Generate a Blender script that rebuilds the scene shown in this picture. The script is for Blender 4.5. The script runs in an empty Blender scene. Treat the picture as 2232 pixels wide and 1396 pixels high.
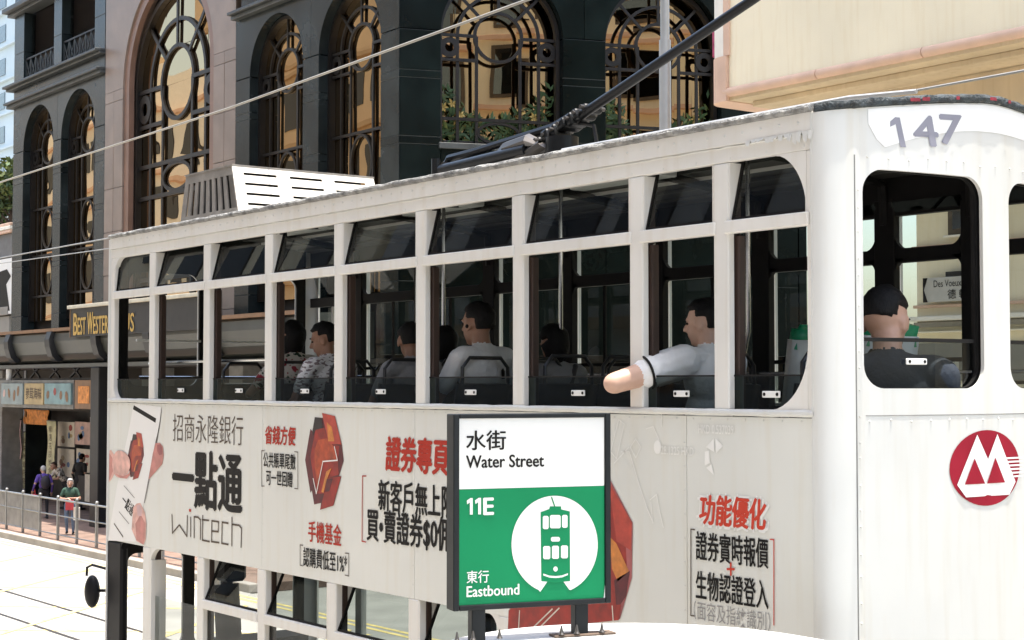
import bpy, bmesh, math, random
import numpy as np
from mathutils import Vector, Matrix, noise as mnoise
random.seed(7)
R = math.radians
SC = bpy.context.scene
COL = SC.collection

# ------------------------------------------------------------------ camera, sky, sun, exposure
F = 3472.0; CX = 1116.0; CY = 698.0                      # focal length and centre of a 2232 x 1396 frame
AZ = math.atan(2612 / F); PIT = math.atan(140 / F)
CAM = np.array([5.02, -5.52, 3.80])
AXH = np.array([-math.cos(AZ), math.sin(AZ), 0]); RT = np.array([math.sin(AZ), math.cos(AZ), 0])
FW = AXH * math.cos(PIT) + np.array([0, 0, math.sin(PIT)])
UP = -AXH * math.sin(PIT) + np.array([0, 0, math.cos(PIT)])
cam_d = bpy.data.cameras.new('camera'); cam = bpy.data.objects.new('camera', cam_d); COL.objects.link(cam)
cam_d.sensor_width = 36.0; cam_d.lens = F / 2232 * 36; cam_d.clip_start = 0.1; cam_d.clip_end = 3000
cam.matrix_world = Matrix(((RT[0], UP[0], -FW[0], CAM[0]), (RT[1], UP[1], -FW[1], CAM[1]), (RT[2], UP[2], -FW[2], CAM[2]), (0, 0, 0, 1)))
SC.camera = cam

SUN = Vector((0.10, 0.045, 0.99)).normalized()           # direction towards the sun
world = bpy.data.worlds.new('World'); SC.world = world; world.use_nodes = True
wn = world.node_tree.nodes; wl = world.node_tree.links
sky = wn.new('ShaderNodeTexSky'); sky.sky_type = 'NISHITA'; sky.sun_disc = False
sky.sun_elevation = math.asin(SUN.z); sky.sun_rotation = math.atan2(SUN.x, SUN.y)
sky.air_density = 1.3; sky.dust_density = 3.0; sky.ozone_density = 1.0
wn['Background'].inputs['Strength'].default_value = 0.15
wl.new(sky.outputs[0], wn['Background'].inputs['Color'])
sun_d = bpy.data.lights.new('sun', 'SUN'); sun_d.energy = 2.8; sun_d.angle = R(0.6); sun_d.color = (1.0, 0.95, 0.86)
sun = bpy.data.objects.new('sun', sun_d); COL.objects.link(sun); sun.location = (20, 0, 40)
sun.rotation_euler = SUN.to_track_quat('Z', 'Y').to_euler()
SC.view_settings.view_transform = 'Standard'; SC.view_settings.look = 'None'
SC.view_settings.exposure = 1.68; SC.view_settings.gamma = 1.0
SC.cycles.use_denoising = True; SC.cycles.max_bounces = 8; SC.cycles.diffuse_bounces = 4
SC.cycles.glossy_bounces = 4; SC.cycles.transparent_max_bounces = 24; SC.cycles.sample_clamp_indirect = 8

# ------------------------------------------------------------------ measuring: where a line of sight meets a plane of the place
def ray(x, y): return FW + RT * (x - CX) / F - UP * (y - CY) / F
def onY(x, y, Y):
    d = ray(x, y); return CAM + d * (Y - CAM[1]) / d[1]
def onX(x, y, X):
    d = ray(x, y); return CAM + d * (X - CAM[0]) / d[0]
def onZ(x, y, Z):
    d = ray(x, y); return CAM + d * (Z - CAM[2]) / d[2]
def onP(x, y, p, n):
    d = ray(x, y); return CAM + d * ((p - CAM) @ n) / (d @ n)
def XY(x, Y, y=838): return onY(x, y, Y)[0]

# ------------------------------------------------------------------ materials
MATS = {}
def mk(name, col, rough=0.6, metal=0.0, var=0.12, scale=4.0, bump=0.0, bscale=40.0, spec=0.5, streak=0.0, coat=0.0, emit=None, stretch=None, rand=0.0):
    if name in MATS: return MATS[name]
    m = bpy.data.materials.new(name); m.use_nodes = True
    nt = m.node_tree; b = nt.nodes['Principled BSDF']
    b.inputs['Roughness'].default_value = rough; b.inputs['Metallic'].default_value = metal
    b.inputs['Specular IOR Level'].default_value = spec; b.inputs['Coat Weight'].default_value = coat
    tc = nt.nodes.new('ShaderNodeTexCoord')
    vec = tc.outputs['Object']
    if stretch:
        mp = nt.nodes.new('ShaderNodeMapping'); mp.inputs['Scale'].default_value = stretch
        nt.links.new(vec, mp.inputs['Vector']); vec = mp.outputs['Vector']
    c = (*col, 1)
    if var > 0 or streak > 0:
        n = nt.nodes.new('ShaderNodeTexNoise'); n.inputs['Scale'].default_value = scale; n.inputs['Detail'].default_value = 6
        nt.links.new(vec, n.inputs['Vector'])
        rp = nt.nodes.new('ShaderNodeValToRGB')
        rp.color_ramp.elements[0].position = 0.3; rp.color_ramp.elements[1].position = 0.7
        rp.color_ramp.elements[0].color = tuple(max(0, v * (1 - var)) for v in col) + (1,)
        rp.color_ramp.elements[1].color = tuple(min(1, v * (1 + var)) for v in col) + (1,)
        nt.links.new(n.outputs['Fac'], rp.inputs['Fac']); out = rp.outputs['Color']
        if streak > 0:
            mp2 = nt.nodes.new('ShaderNodeMapping'); mp2.inputs['Scale'].default_value = (9, 9, 0.8)
            nt.links.new(tc.outputs['Object'], mp2.inputs['Vector'])
            n2 = nt.nodes.new('ShaderNodeTexNoise'); n2.inputs['Scale'].default_value = 1.6; n2.inputs['Detail'].default_value = 8
            nt.links.new(mp2.outputs['Vector'], n2.inputs['Vector'])
            r2 = nt.nodes.new('ShaderNodeValToRGB'); r2.color_ramp.elements[0].position = 0.5; r2.color_ramp.elements[1].position = 0.78
            r2.color_ramp.elements[0].color = (1, 1, 1, 1); g = 1 - streak; r2.color_ramp.elements[1].color = (g, g * 0.97, g * 0.92, 1)
            nt.links.new(n2.outputs['Fac'], r2.inputs['Fac'])
            mx = nt.nodes.new('ShaderNodeMix'); mx.data_type = 'RGBA'; mx.blend_type = 'MULTIPLY'; mx.inputs[0].default_value = 1
            nt.links.new(out, mx.inputs[6]); nt.links.new(r2.outputs['Color'], mx.inputs[7]); out = mx.outputs[2]
        if rand > 0:
            oi = nt.nodes.new('ShaderNodeObjectInfo'); mr0 = nt.nodes.new('ShaderNodeMapRange'); mr0.inputs['To Min'].default_value = 1 - rand; mr0.inputs['To Max'].default_value = 1 + rand
            nt.links.new(oi.outputs['Random'], mr0.inputs['Value']); vm = nt.nodes.new('ShaderNodeVectorMath'); vm.operation = 'SCALE'
            nt.links.new(out, vm.inputs[0]); nt.links.new(mr0.outputs['Result'], vm.inputs['Scale']); out = vm.outputs['Vector']
        nt.links.new(out, b.inputs['Base Color'])
        mr = nt.nodes.new('ShaderNodeMapRange'); mr.inputs['To Min'].default_value = max(0.02, rough - 0.08); mr.inputs['To Max'].default_value = min(1, rough + 0.08)
        nt.links.new(n.outputs['Fac'], mr.inputs['Value']); nt.links.new(mr.outputs['Result'], b.inputs['Roughness'])
    else:
        b.inputs['Base Color'].default_value = c
    if bump > 0:
        n3 = nt.nodes.new('ShaderNodeTexNoise'); n3.inputs['Scale'].default_value = bscale; n3.inputs['Detail'].default_value = 4
        nt.links.new(vec, n3.inputs['Vector'])
        bp = nt.nodes.new('ShaderNodeBump'); bp.inputs['Strength'].default_value = bump; bp.inputs['Distance'].default_value = 0.02
        nt.links.new(n3.outputs['Fac'], bp.inputs['Height']); nt.links.new(bp.outputs['Normal'], b.inputs['Normal'])
    if emit:
        b.inputs['Emission Color'].default_value = (*emit[0], 1); b.inputs['Emission Strength'].default_value = emit[1]
    MATS[name] = m; return m

def mk_glass(name, tint, gloss, ior=1.5, rough=0.0, base=0.0, wave=0.0, wscale=1.0):
    """thin pane: clear tinted body plus a Fresnel reflection"""
    m = bpy.data.materials.new(name); m.use_nodes = True; nt = m.node_tree; nt.nodes.clear()
    o = nt.nodes.new('ShaderNodeOutputMaterial'); mix = nt.nodes.new('ShaderNodeMixShader')
    t = nt.nodes.new('ShaderNodeBsdfTransparent'); t.inputs['Color'].default_value = (*tint, 1)
    g = nt.nodes.new('ShaderNodeBsdfGlossy'); g.inputs['Color'].default_value = (*gloss, 1); g.inputs['Roughness'].default_value = rough
    lw = nt.nodes.new('ShaderNodeLayerWeight'); lw.inputs['Blend'].default_value = 0.5; fr = nt.nodes.new('ShaderNodeMath'); fr.operation = 'POWER'; fr.inputs[1].default_value = 5.0
    nt.links.new(lw.outputs['Facing'], fr.inputs[0]); base = max(base, ((ior - 1) / (ior + 1)) ** 2)
    mr = nt.nodes.new('ShaderNodeMapRange'); mr.inputs['To Min'].default_value = base; mr.inputs['To Max'].default_value = 1.0
    nt.links.new(fr.outputs[0], mr.inputs['Value']); nt.links.new(mr.outputs[0], mix.inputs[0])
    nt.links.new(t.outputs[0], mix.inputs[1]); nt.links.new(g.outputs[0], mix.inputs[2]); nt.links.new(mix.outputs[0], o.inputs[0])
    if wave > 0:
        tc = nt.nodes.new('ShaderNodeTexCoord'); n = nt.nodes.new('ShaderNodeTexNoise'); n.inputs['Scale'].default_value = wscale; n.inputs['Detail'].default_value = 1
        bp = nt.nodes.new('ShaderNodeBump'); bp.inputs['Strength'].default_value = wave; bp.inputs['Distance'].default_value = 0.05
        nt.links.new(tc.outputs['Object'], n.inputs['Vector']); nt.links.new(n.outputs['Fac'], bp.inputs['Height'])
        nt.links.new(bp.outputs['Normal'], g.inputs['Normal'])
    MATS[name] = m; return m

# ------------------------------------------------------------------ mesh helpers
class MB:
    def __init__(s): s.v = []; s.f = []
    def add(s, vs, fs):
        n = len(s.v); s.v += [tuple(map(float, p)) for p in vs]; s.f += [tuple(i + n for i in f) for f in fs]; return s
    def box(s, x0, x1, y0, y1, z0, z1, fn=None):
        vs = [(x, y, z) for z in (z0, z1) for x, y in ((x0, y0), (x1, y0), (x1, y1), (x0, y1))]
        if fn: vs = [fn(*p) for p in vs]
        return s.add(vs, [(3, 2, 1, 0), (4, 5, 6, 7), (0, 1, 5, 4), (1, 2, 6, 5), (2, 3, 7, 6), (3, 0, 4, 7)])
    def poly(s, pts): return s.add(pts, [tuple(range(len(pts)))])
    def prism(s, pts, off):
        n = len(pts); off = np.array(off, float)
        vs = [np.array(p, float) for p in pts]; vs += [p + off for p in vs]
        fs = [tuple(range(n - 1, -1, -1)), tuple(range(n, 2 * n))] + [(i, (i + 1) % n, n + (i + 1) % n, n + i) for i in range(n)]
        return s.add(vs, fs)
    def tube(s, path, r, n=8, caps=True, jitter=0.0, r2=None):
        P = [Vector(p) for p in path]; rings = []; m = len(P)
        prev = None
        for i in range(m):
            d = (P[min(i + 1, m - 1)] - P[max(i - 1, 0)]); d = d.normalized() if d.length > 1e-9 else Vector((0, 0, 1))
            if prev is None:
                a = d.orthogonal().normalized()
            else:
                a = prev - d * prev.dot(d); a = a.normalized() if a.length > 1e-6 else d.orthogonal().normalized()
            prev = a; b = d.cross(a)
            rr = r if r2 is None else r + (r2 - r) * i / (m - 1)
            ring = []
            for k in range(n):
                t = 2 * math.pi * k / n; q = rr * (1 + (random.uniform(-jitter, jitter) if jitter else 0))
                ring.append(P[i] + (a * math.cos(t) + b * math.sin(t)) * q)
            rings.append(ring)
        vs = [p for ring in rings for p in ring]; fs = []
        for i in range(m - 1):
            for k in range(n):
                fs.append((i * n + k, i * n + (k + 1) % n, (i + 1) * n + (k + 1) % n, (i + 1) * n + k))
        if caps: fs += [tuple(range(n - 1, -1, -1)), tuple(range((m - 1) * n, m * n))]
        return s.add(vs, fs)
    def cyl(s, p, q, r, n=12, r2=None): return s.tube([p, q], r, n, True, 0, r2)
    def bar(s, p, q, w, h, up=(0, 0, 1)):
        p = Vector(p); q = Vector(q); d = (q - p).normalized(); u = Vector(up); a = d.cross(u)
        a = a.normalized() if a.length > 1e-6 else d.orthogonal().normalized(); b = a.cross(d)
        vs = [c + a * sx * w / 2 + b * sz * h / 2 for c in (p, q) for sx, sz in ((-1, -1), (1, -1), (1, 1), (-1, 1))]
        return s.add(vs, [(3, 2, 1, 0), (4, 5, 6, 7), (0, 1, 5, 4), (1, 2, 6, 5), (2, 3, 7, 6), (3, 0, 4, 7)])
    def ball(s, c, r, n=8, m=6, sc=(1, 1, 1)):
        vs = [(c[0], c[1], c[2] + r * sc[2])]
        for i in range(1, m):
            t = math.pi * i / m
            for k in range(n):
                p = 2 * math.pi * k / n
                vs.append((c[0] + r * sc[0] * math.sin(t) * math.cos(p), c[1] + r * sc[1] * math.sin(t) * math.sin(p), c[2] + r * sc[2] * math.cos(t)))
        vs.append((c[0], c[1], c[2] - r * sc[2])); L = len(vs) - 1; fs = []
        for k in range(n):
            fs.append((0, 1 + k, 1 + (k + 1) % n)); fs.append((L, 1 + (m - 2) * n + (k + 1) % n, 1 + (m - 2) * n + k))
        for i in range(m - 2):
            for k in range(n):
                a = 1 + i * n; fs.append((a + k, a + n + k, a + n + (k + 1) % n, a + (k + 1) % n))
        return s.add(vs, fs)
    def grid(s, fn, nu, nv):
        vs = [fn(i / nu, j / nv) for j in range(nv + 1) for i in range(nu + 1)]
        return s.add(vs, [(j * (nu + 1) + i, j * (nu + 1) + i + 1, (j + 1) * (nu + 1) + i + 1, (j + 1) * (nu + 1) + i) for j in range(nv) for i in range(nu)])
    def mesh(s, name):
        me = bpy.data.meshes.new(name); me.from_pydata(s.v, [], s.f)
        bm = bmesh.new(); bm.from_mesh(me); bmesh.ops.recalc_face_normals(bm, faces=bm.faces); bm.to_mesh(me); bm.free()
        return me
    def build(s, name, mat, parent=None, smooth=False, bevel=0.0, seg=2, solid=0.0):
        o = link(name, s.mesh(name), mat, parent)
        if smooth: shade(o)
        if solid:
            md = o.modifiers.new('solid', 'SOLIDIFY'); md.thickness = solid; md.offset = 0
        if bevel:
            md = o.modifiers.new('bevel', 'BEVEL'); md.width = bevel; md.segments = seg; md.limit_method = 'ANGLE'; md.angle_limit = R(40)
        return o

def link(name, me, mat, parent=None):
    o = bpy.data.objects.new(name, me); COL.objects.link(o)
    if mat is not None:
        ms = mat if isinstance(mat, (list, tuple)) else [mat]
        if len(me.materials) == 0:
            for q in ms: me.materials.append(MATS[q] if isinstance(q, str) else q)
    if parent is not None: adopt(o, parent)
    return o
def adopt(o, parent):
    o.parent = parent; o.matrix_parent_inverse = base_inv(parent)
def base_inv(p): return Matrix.LocRotScale(p.location, p.rotation_euler, p.scale).inverted()
def shade(o, ang=40):
    me = o.data
    me.polygons.foreach_set('use_smooth', [True] * len(me.polygons))
    if hasattr(me, 'set_sharp_from_angle'): me.set_sharp_from_angle(angle=R(ang))
def thing(name, label, cat, loc=(0, 0, 0), group=None):
    o = bpy.data.objects.new(name, None); COL.objects.link(o); o.location = tuple(float(v) for v in loc); o.empty_display_size = 0.2
    return tag(o, label, cat, group)
def tag(o, label, cat, group=None):
    o['label'] = label; o['category'] = cat
    if group: o['group'] = group
    return o
def struct(o): o['kind'] = 'structure'; return o
def stuff(o): o['kind'] = 'stuff'; return o

TXT = {}
def text_pts(body, off=0.0, res=3):
    key = (body, off)
    if key in TXT: return TXT[key]
    c = bpy.data.curves.new('t', 'FONT'); c.body = body; c.offset = off; c.resolution_u = res
    o = bpy.data.objects.new('t', c); COL.objects.link(o)
    dg = bpy.context.evaluated_depsgraph_get(); me = bpy.data.meshes.new_from_object(o.evaluated_get(dg))
    v = np.array([tuple(p.co) for p in me.vertices]).reshape(-1, 3); f = [tuple(p.vertices) for p in me.polygons]
    bpy.data.objects.remove(o); bpy.data.curves.remove(c); bpy.data.meshes.remove(me)
    v[:, 0] -= v[:, 0].min(); v[:, 1] -= v[:, 1].min(); v[:, 0] /= v[:, 0].max(); v[:, 1] /= v[:, 1].max()
    TXT[key] = (v[:, :2], f); return TXT[key]
def text3(name, body, bl, br, tl, mat, parent, off=0.0, shear=0.0, shift=(0, 0, 0), bend=None):
    """lettering stretched over the parallelogram bl-br-tl; off > 0 thickens the strokes by overlaid, slightly shifted prints"""
    v, f = text_pts(body, min(off, 0.0)); bl, br, tl = (np.array(p, float) for p in (bl, br, tl))
    ux, uy = br - bl, tl - bl; hx = ux / np.linalg.norm(ux) * np.linalg.norm(uy); nn = np.cross(ux, uy); nn /= np.linalg.norm(nn)
    V = []; Fs = []; k = 0
    sh = [(0, 0)] if off <= 0 else [(-off, 0), (off, 0), (0, -off * .7), (0, off * .7)]
    for i, (sx, sy) in enumerate(sh):
        P = bl + np.outer(v[:, 0] + shear * (v[:, 1] - 0.5) * np.linalg.norm(uy) / np.linalg.norm(ux), ux) + np.outer(v[:, 1], uy) + np.array(shift) + hx * sx + uy * sy + nn * .00012 * i
        V += [bend(p) if bend else tuple(p) for p in P]; Fs += [tuple(q + k for q in g) for g in f]; k += len(v)
    me = bpy.data.meshes.new(name); me.from_pydata([tuple(p) for p in V], [], Fs)
    return link(name, me, mat, parent)

# ------------------------------------------------------------------ the palette
mk('asphalt', (0.34, 0.325, 0.29), 0.9, var=0.22, scale=0.6, bump=0.3, bscale=60)
mk('paving', (0.22, 0.145, 0.11), 0.85, var=0.3, scale=2.5, bump=0.2, bscale=20)
mk('kerb', (0.34, 0.31, 0.27), 0.85, var=0.2, scale=2, bump=0.3)
mk('road_yellow', (0.66, 0.52, 0.20), 0.8, var=0.25, scale=6)
mk('road_white', (0.75, 0.74, 0.70), 0.8, var=0.15, scale=6)
mk('rail_steel', (0.12, 0.11, 0.10), 0.4, 0.8)
mk('tram_white', (0.63, 0.635, 0.605), 0.6, var=0.06, scale=1.2, streak=0.05, bump=0.08, bscale=3)
mk('tram_wrap', (0.69, 0.695, 0.645), 0.42, var=0.06, scale=0.9, streak=0.045, bump=0.02, bscale=5)
mk('tram_frame', (0.71, 0.695, 0.65), 0.45, var=0.06, scale=2, streak=0.07, bump=0.03, bscale=12)
mk('joint', (0.05, 0.045, 0.04), 0.8, var=0.1)
mk('roof_felt', (0.22, 0.215, 0.205), 0.9, var=0.5, scale=14, bump=0.9, bscale=45)
mk('roof_edge', (0.26, 0.26, 0.25), 0.9, var=0.5, scale=16, bump=1.0, bscale=60)
mk('grime_edge', (0.035, 0.045, 0.05), 0.7, var=0.7, scale=20, bump=0.8, bscale=60)
mk('red_scrap', (0.24, 0.02, 0.035), 0.6, var=0.3, scale=30)
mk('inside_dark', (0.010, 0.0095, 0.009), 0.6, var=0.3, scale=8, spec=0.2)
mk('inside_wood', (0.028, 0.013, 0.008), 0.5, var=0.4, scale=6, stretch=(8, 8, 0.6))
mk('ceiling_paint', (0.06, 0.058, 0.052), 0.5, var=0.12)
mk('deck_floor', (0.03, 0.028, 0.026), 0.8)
mk('chrome', (0.55, 0.55, 0.54), 0.22, 1.0, var=0.1, scale=8)
mk('dark_tube', (0.03, 0.03, 0.032), 0.3, 0.3, var=0.1)
mk('seat_dark', (0.010, 0.012, 0.012), 0.5, var=0.2, spec=0.25)
mk('seat_white', (0.72, 0.72, 0.69), 0.4, var=0.05)
mk('seat_green', (0.01, 0.30, 0.13), 0.4, var=0.08)
mk('black_paint', (0.006, 0.006, 0.007), 0.5, var=0.2, spec=0.2)
mk('pole_black', (0.007, 0.0075, 0.008), 0.38, 0.0, var=0.3, scale=20, spec=0.3)
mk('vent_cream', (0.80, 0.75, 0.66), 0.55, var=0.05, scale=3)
mk('vent_cream_shaded', (0.27, 0.245, 0.21), 0.7, var=0.25, scale=6, bump=0.3)  # vent cream darkened: the shade on its side is put into the colour
mk('plate_white', (0.78, 0.78, 0.75), 0.4, var=0.03)
mk('ink_black', (0.012, 0.011, 0.010), 0.5, var=0, spec=0.12)
mk('ink_brown', (0.10, 0.075, 0.055), 0.5, var=0, spec=0.12)
mk('ink_grey', (0.30, 0.29, 0.28), 0.5, var=0, spec=0.12)
mk('ink_red', (0.42, 0.04, 0.025), 0.5, var=0, spec=0.12)
mk('ink_coral', (0.55, 0.06, 0.035), 0.5, var=0, spec=0.12)
mk('ink_white', (0.80, 0.79, 0.76), 0.5, var=0)
mk('ink_pale', (0.84, 0.835, 0.79), 0.5, var=0)
mk('ink_number', (0.25, 0.25, 0.30), 0.5, var=0.05)
mk('ink_logo', (0.30, 0.012, 0.03), 0.5, var=0.12, scale=5, spec=0.15)
mk('gem_dark', (0.09, 0.008, 0.012), 0.45, var=0.4, scale=14)
mk('gem_black', (0.015, 0.010, 0.010), 0.45, var=0.3, scale=14)
mk('gem_red', (0.27, 0.018, 0.010), 0.45, var=0.35, scale=14)
mk('gem_orange', (0.38, 0.055, 0.014), 0.45, var=0.4, scale=16)
mk('gem_coral', (0.42, 0.05, 0.03), 0.45, var=0.25, scale=16)
mk('gem_amber', (0.55, 0.19, 0.035), 0.45, var=0.3, scale=18)
mk('gem_pink', (0.33, 0.09, 0.09), 0.45, var=0.25, scale=5)
mk('skin_print', (0.66, 0.38, 0.32), 0.45, var=0.3, scale=11)
mk('skin_print_dark', (0.50, 0.20, 0.17), 0.45, var=0.25, scale=9)
mk('sign_black', (0.010, 0.012, 0.013), 0.5, var=0.25, scale=12, spec=0.2)
mk('sign_white', (0.66, 0.66, 0.63), 0.35, var=0.02)
mk('sign_green', (0.004, 0.185, 0.07), 0.5, var=0.08, scale=3, spec=0.15)
mk('canopy_white', (0.82, 0.82, 0.80), 0.5, var=0.03)
mk('shelter_white', (0.55, 0.55, 0.54), 0.6, var=0.06)
mk('rust_wood', (0.15, 0.105, 0.075), 0.8, var=0.3, scale=12)
mk('granite_dark', (0.017, 0.022, 0.022), 0.25, var=0.4, scale=1.3, bump=0.03, bscale=200, spec=0.3, rand=0.25)
mk('granite_green', (0.0035, 0.0065, 0.006), 0.22, var=0.4, scale=1.6, spec=0.12, rand=0.25)
mk('granite_pink', (0.225, 0.17, 0.135), 0.4, var=0.16, scale=1.6, bump=0.05, bscale=150, rand=0.08)
mk('granite_pink_dark', (0.20, 0.115, 0.08), 0.4, var=0.14, scale=1.6)
mk('stone_joint', (0.10, 0.11, 0.108), 0.7, var=0.1)
mk('pink_joint', (0.20, 0.13, 0.10), 0.8, var=0.1)
mk('bronze_bar', (0.014, 0.011, 0.009), 0.4, 0.2, var=0.25, scale=8)
mk('room_dark', (0.02, 0.015, 0.010), 0.8, var=0)
mk('louvre_dark', (0.03, 0.025, 0.024), 0.6, var=0.2)
mk('cornice_grey', (0.055, 0.06, 0.058), 0.5, var=0.3, scale=2)
mk('canopy_metal', (0.055, 0.057, 0.05), 0.45, 0.1, var=0.25, scale=1.2)
mk('canopy_black', (0.010, 0.010, 0.011), 0.5, var=0.2)
mk('gold', (0.60, 0.40, 0.10), 0.35, 0.6, var=0.15, scale=10)
mk('ledge_cream', (0.55, 0.51, 0.40), 0.6, var=0.15)
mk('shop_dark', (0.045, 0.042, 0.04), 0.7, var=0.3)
mk('shop_grey', (0.20, 0.20, 0.19), 0.7, var=0.2)
mk('panel_blue', (0.22, 0.27, 0.27), 0.5, var=0.2, scale=3)
mk('panel_teal', (0.16, 0.26, 0.27), 0.5, var=0.25, scale=3)
mk('panel_sand', (0.36, 0.27, 0.13), 0.5, var=0.2, scale=3)
mk('panel_brown', (0.20, 0.11, 0.055), 0.6, var=0.2)
mk('paper_pink', (0.62, 0.42, 0.42), 0.7, var=0.15, scale=6)
mk('paper_yellow', (0.58, 0.56, 0.36), 0.7, var=0.15, scale=6)
mk('paper_white', (0.62, 0.58, 0.50), 0.7, var=0.12, scale=5)
mk('paper_lilac', (0.50, 0.46, 0.52), 0.7, var=0.15, scale=5)
mk('paper_rose', (0.52, 0.36, 0.32), 0.7, var=0.2, scale=5)
mk('cloth_orange', (0.55, 0.22, 0.06), 0.8, var=0.4, scale=9)
mk('print_red', (0.30, 0.06, 0.05), 0.6, var=0.3, scale=8)
mk('print_blue', (0.10, 0.18, 0.34), 0.6, var=0.3, scale=8)
mk('galvanised', (0.26, 0.26, 0.255), 0.45, 0.6, var=0.2, scale=6)
mk('infill', (0.36, 0.35, 0.33), 0.6, 0.2, var=0.2)
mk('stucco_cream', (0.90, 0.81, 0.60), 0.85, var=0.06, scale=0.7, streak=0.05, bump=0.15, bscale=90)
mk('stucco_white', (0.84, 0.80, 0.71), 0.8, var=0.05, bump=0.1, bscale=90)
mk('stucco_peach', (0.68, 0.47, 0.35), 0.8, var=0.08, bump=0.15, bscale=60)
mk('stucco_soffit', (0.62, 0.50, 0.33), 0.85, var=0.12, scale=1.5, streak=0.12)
mk('window_brown', (0.10, 0.075, 0.05), 0.5, var=0.2)
mk('magenta_sign', (0.42, 0.06, 0.14), 0.6, var=0.35, scale=12)
mk('plate_grey', (0.52, 0.50, 0.46), 0.5, var=0.1, scale=6)
mk('lamp_grey', (0.40, 0.40, 0.39), 0.45, 0.4, var=0.1, scale=3)
mk('cable_pale', (0.36, 0.335, 0.285), 0.5, 0.3, var=0.1)
mk('cable_grey', (0.30, 0.30, 0.29), 0.5, 0.3, var=0.1)
mk('tower_pale', (0.52, 0.60, 0.62), 0.8, var=0.05, scale=0.3)
mk('tower_glass', (0.12, 0.16, 0.18), 0.2, var=0.2)
mk('concrete', (0.30, 0.285, 0.25), 0.85, var=0.2, scale=0.8, bump=0.2)
mk('wall_grey', (0.15, 0.15, 0.145), 0.8, var=0.15)
mk('bark', (0.09, 0.06, 0.04), 0.9, var=0.3, scale=10, bump=0.5)
mk('leaf_light', (0.085, 0.11, 0.02), 0.6, var=0.4, scale=3)
mk('leaf_dark', (0.035, 0.075, 0.018), 0.6, var=0.4, scale=3)
mk('flower', (0.46, 0.33, 0.10), 0.6, var=0.25, scale=10)
mk('beige_wall', (0.56, 0.43, 0.29), 0.85, var=0.10, scale=0.4)
mk('beige_dark', (0.40, 0.28, 0.17), 0.85, var=0.10, scale=0.4)
mk('grey_wall', (0.46, 0.46, 0.45), 0.85, var=0.1, scale=0.4)
mk('opening_dark', (0.04, 0.04, 0.045), 0.5, var=0.1)
mk_glass('far_dim_glass', (0.50, 0.54, 0.52), (0.6, 0.62, 0.62), ior=1.4)  # tint dims the street seen beyond the far windows
mk_glass('tram_glass', (0.60, 0.63, 0.62), (0.7, 0.72, 0.72), ior=1.5)
mk_glass('tram_glass_dark', (0.30, 0.34, 0.33), (0.30, 0.32, 0.32), ior=1.5)
mk_glass('bronze_glass', (0.26, 0.15, 0.07), (0.88, 0.65, 0.40), ior=1.9, base=0.46, wave=0.12, wscale=0.7)
mk_glass('plain_glass', (0.35, 0.38, 0.38), (0.9, 0.9, 0.9), ior=1.6, base=0.15)

# ------------------------------------------------------------------ the setting: road, tracks, pavement, kerb
def sheet(name, x0, x1, y0, y1, z, mat, parent=None):
    return MB().poly([(x0, y0, z), (x1, y0, z), (x1, y1, z), (x0, y1, z)]).build(name, mat, parent)
ground = struct(sheet('ground', -900, 500, -700, 900, -0.02, 'asphalt'))
road = struct(sheet('road', -160, 40, -9.2, 8.2, 0.0, 'asphalt'))
for y in (0.46, 1.54, 3.66, 4.74):
    sheet('tram_rail', -160, 40, y - 0.035, y + 0.035, 0.005, 'rail_steel', road)
for y in (7.72, 7.92): sheet('yellow_line', -160, 40, y - 0.05, y + 0.05, 0.004, 'road_yellow', road)
for y in (2.62, 6.0): 
    for i in range(16): sheet('lane_mark', -70 + i * 5.2, -68 + i * 5.2, y - 0.05, y + 0.05, 0.004, 'road_white', road)
for i in range(5):                                            # yellow box junction, crossing strokes
    a = -30 + i * 3.4
    MB().poly([(a, 2.9, 0.0045), (a + 0.14, 2.9, 0.0045), (a + 4.14, 7.4, 0.0045), (a + 4.0, 7.4, 0.0045)]).build('box_junction_stroke', 'road_yellow', road)
    MB().poly([(a + 4.0, 2.9, 0.0085), (a + 4.14, 2.9, 0.0085), (a + 0.14, 7.4, 0.0085), (a, 7.4, 0.0085)]).build('box_junction_stroke', 'road_yellow', road)
pave = struct(MB().box(-160, -21.2, 8.42, 14.5, -0.01, 0.15).build('pavement', 'paving'))
kb = struct(MB().box(-160, -21.2, 8.2, 8.417, -0.01, 0.155).build('kerb', 'kerb', None, bevel=0.02))
pave2 = struct(MB().box(-11.5, 40, 8.42, 12.0, -0.01, 0.15).build('pavement', 'paving'))
kb2 = struct(MB().box(-11.5, 40, 8.2, 8.417, -0.01, 0.155).build('kerb', 'kerb', None, bevel=0.02))
pave3 = struct(MB().box(-160, 40, -13.0, -9.42, -0.01, 0.15).build('pavement', 'paving'))
isl = struct(MB().box(-9, 12, -2.5, -0.55, -0.01, 0.14).build('tram_stop_island', 'kerb', None, bevel=0.02))

# ------------------------------------------------------------------ hotel with dark granite, pink granite and arched bronze windows
class Frame:
    def __init__(s, o, u, n): s.o = np.array((*o, 0.0)); s.u = np.array((*u, 0.0)); s.n = np.array((*n, 0.0))
    def __call__(s, a, d, z): return tuple(s.o + s.u * a - s.n * d + np.array((0, 0, z)))
FA = Frame((0.0, 12.0), (1, 0), (0, -1))                      # street front, s is world X
HC = np.array([-22.08, 12.0, 0])
CU = (math.cos(R(69.35)), math.sin(R(69.35)))
FB = Frame((HC[0], HC[1]), CU, (CU[1], -CU[0]))               # the face that turns the corner
hotel = thing('hotel_building', 'dark green and pink granite hotel with tall arched bronze windows behind the tram', 'building', (-33, 14, 0))

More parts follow.
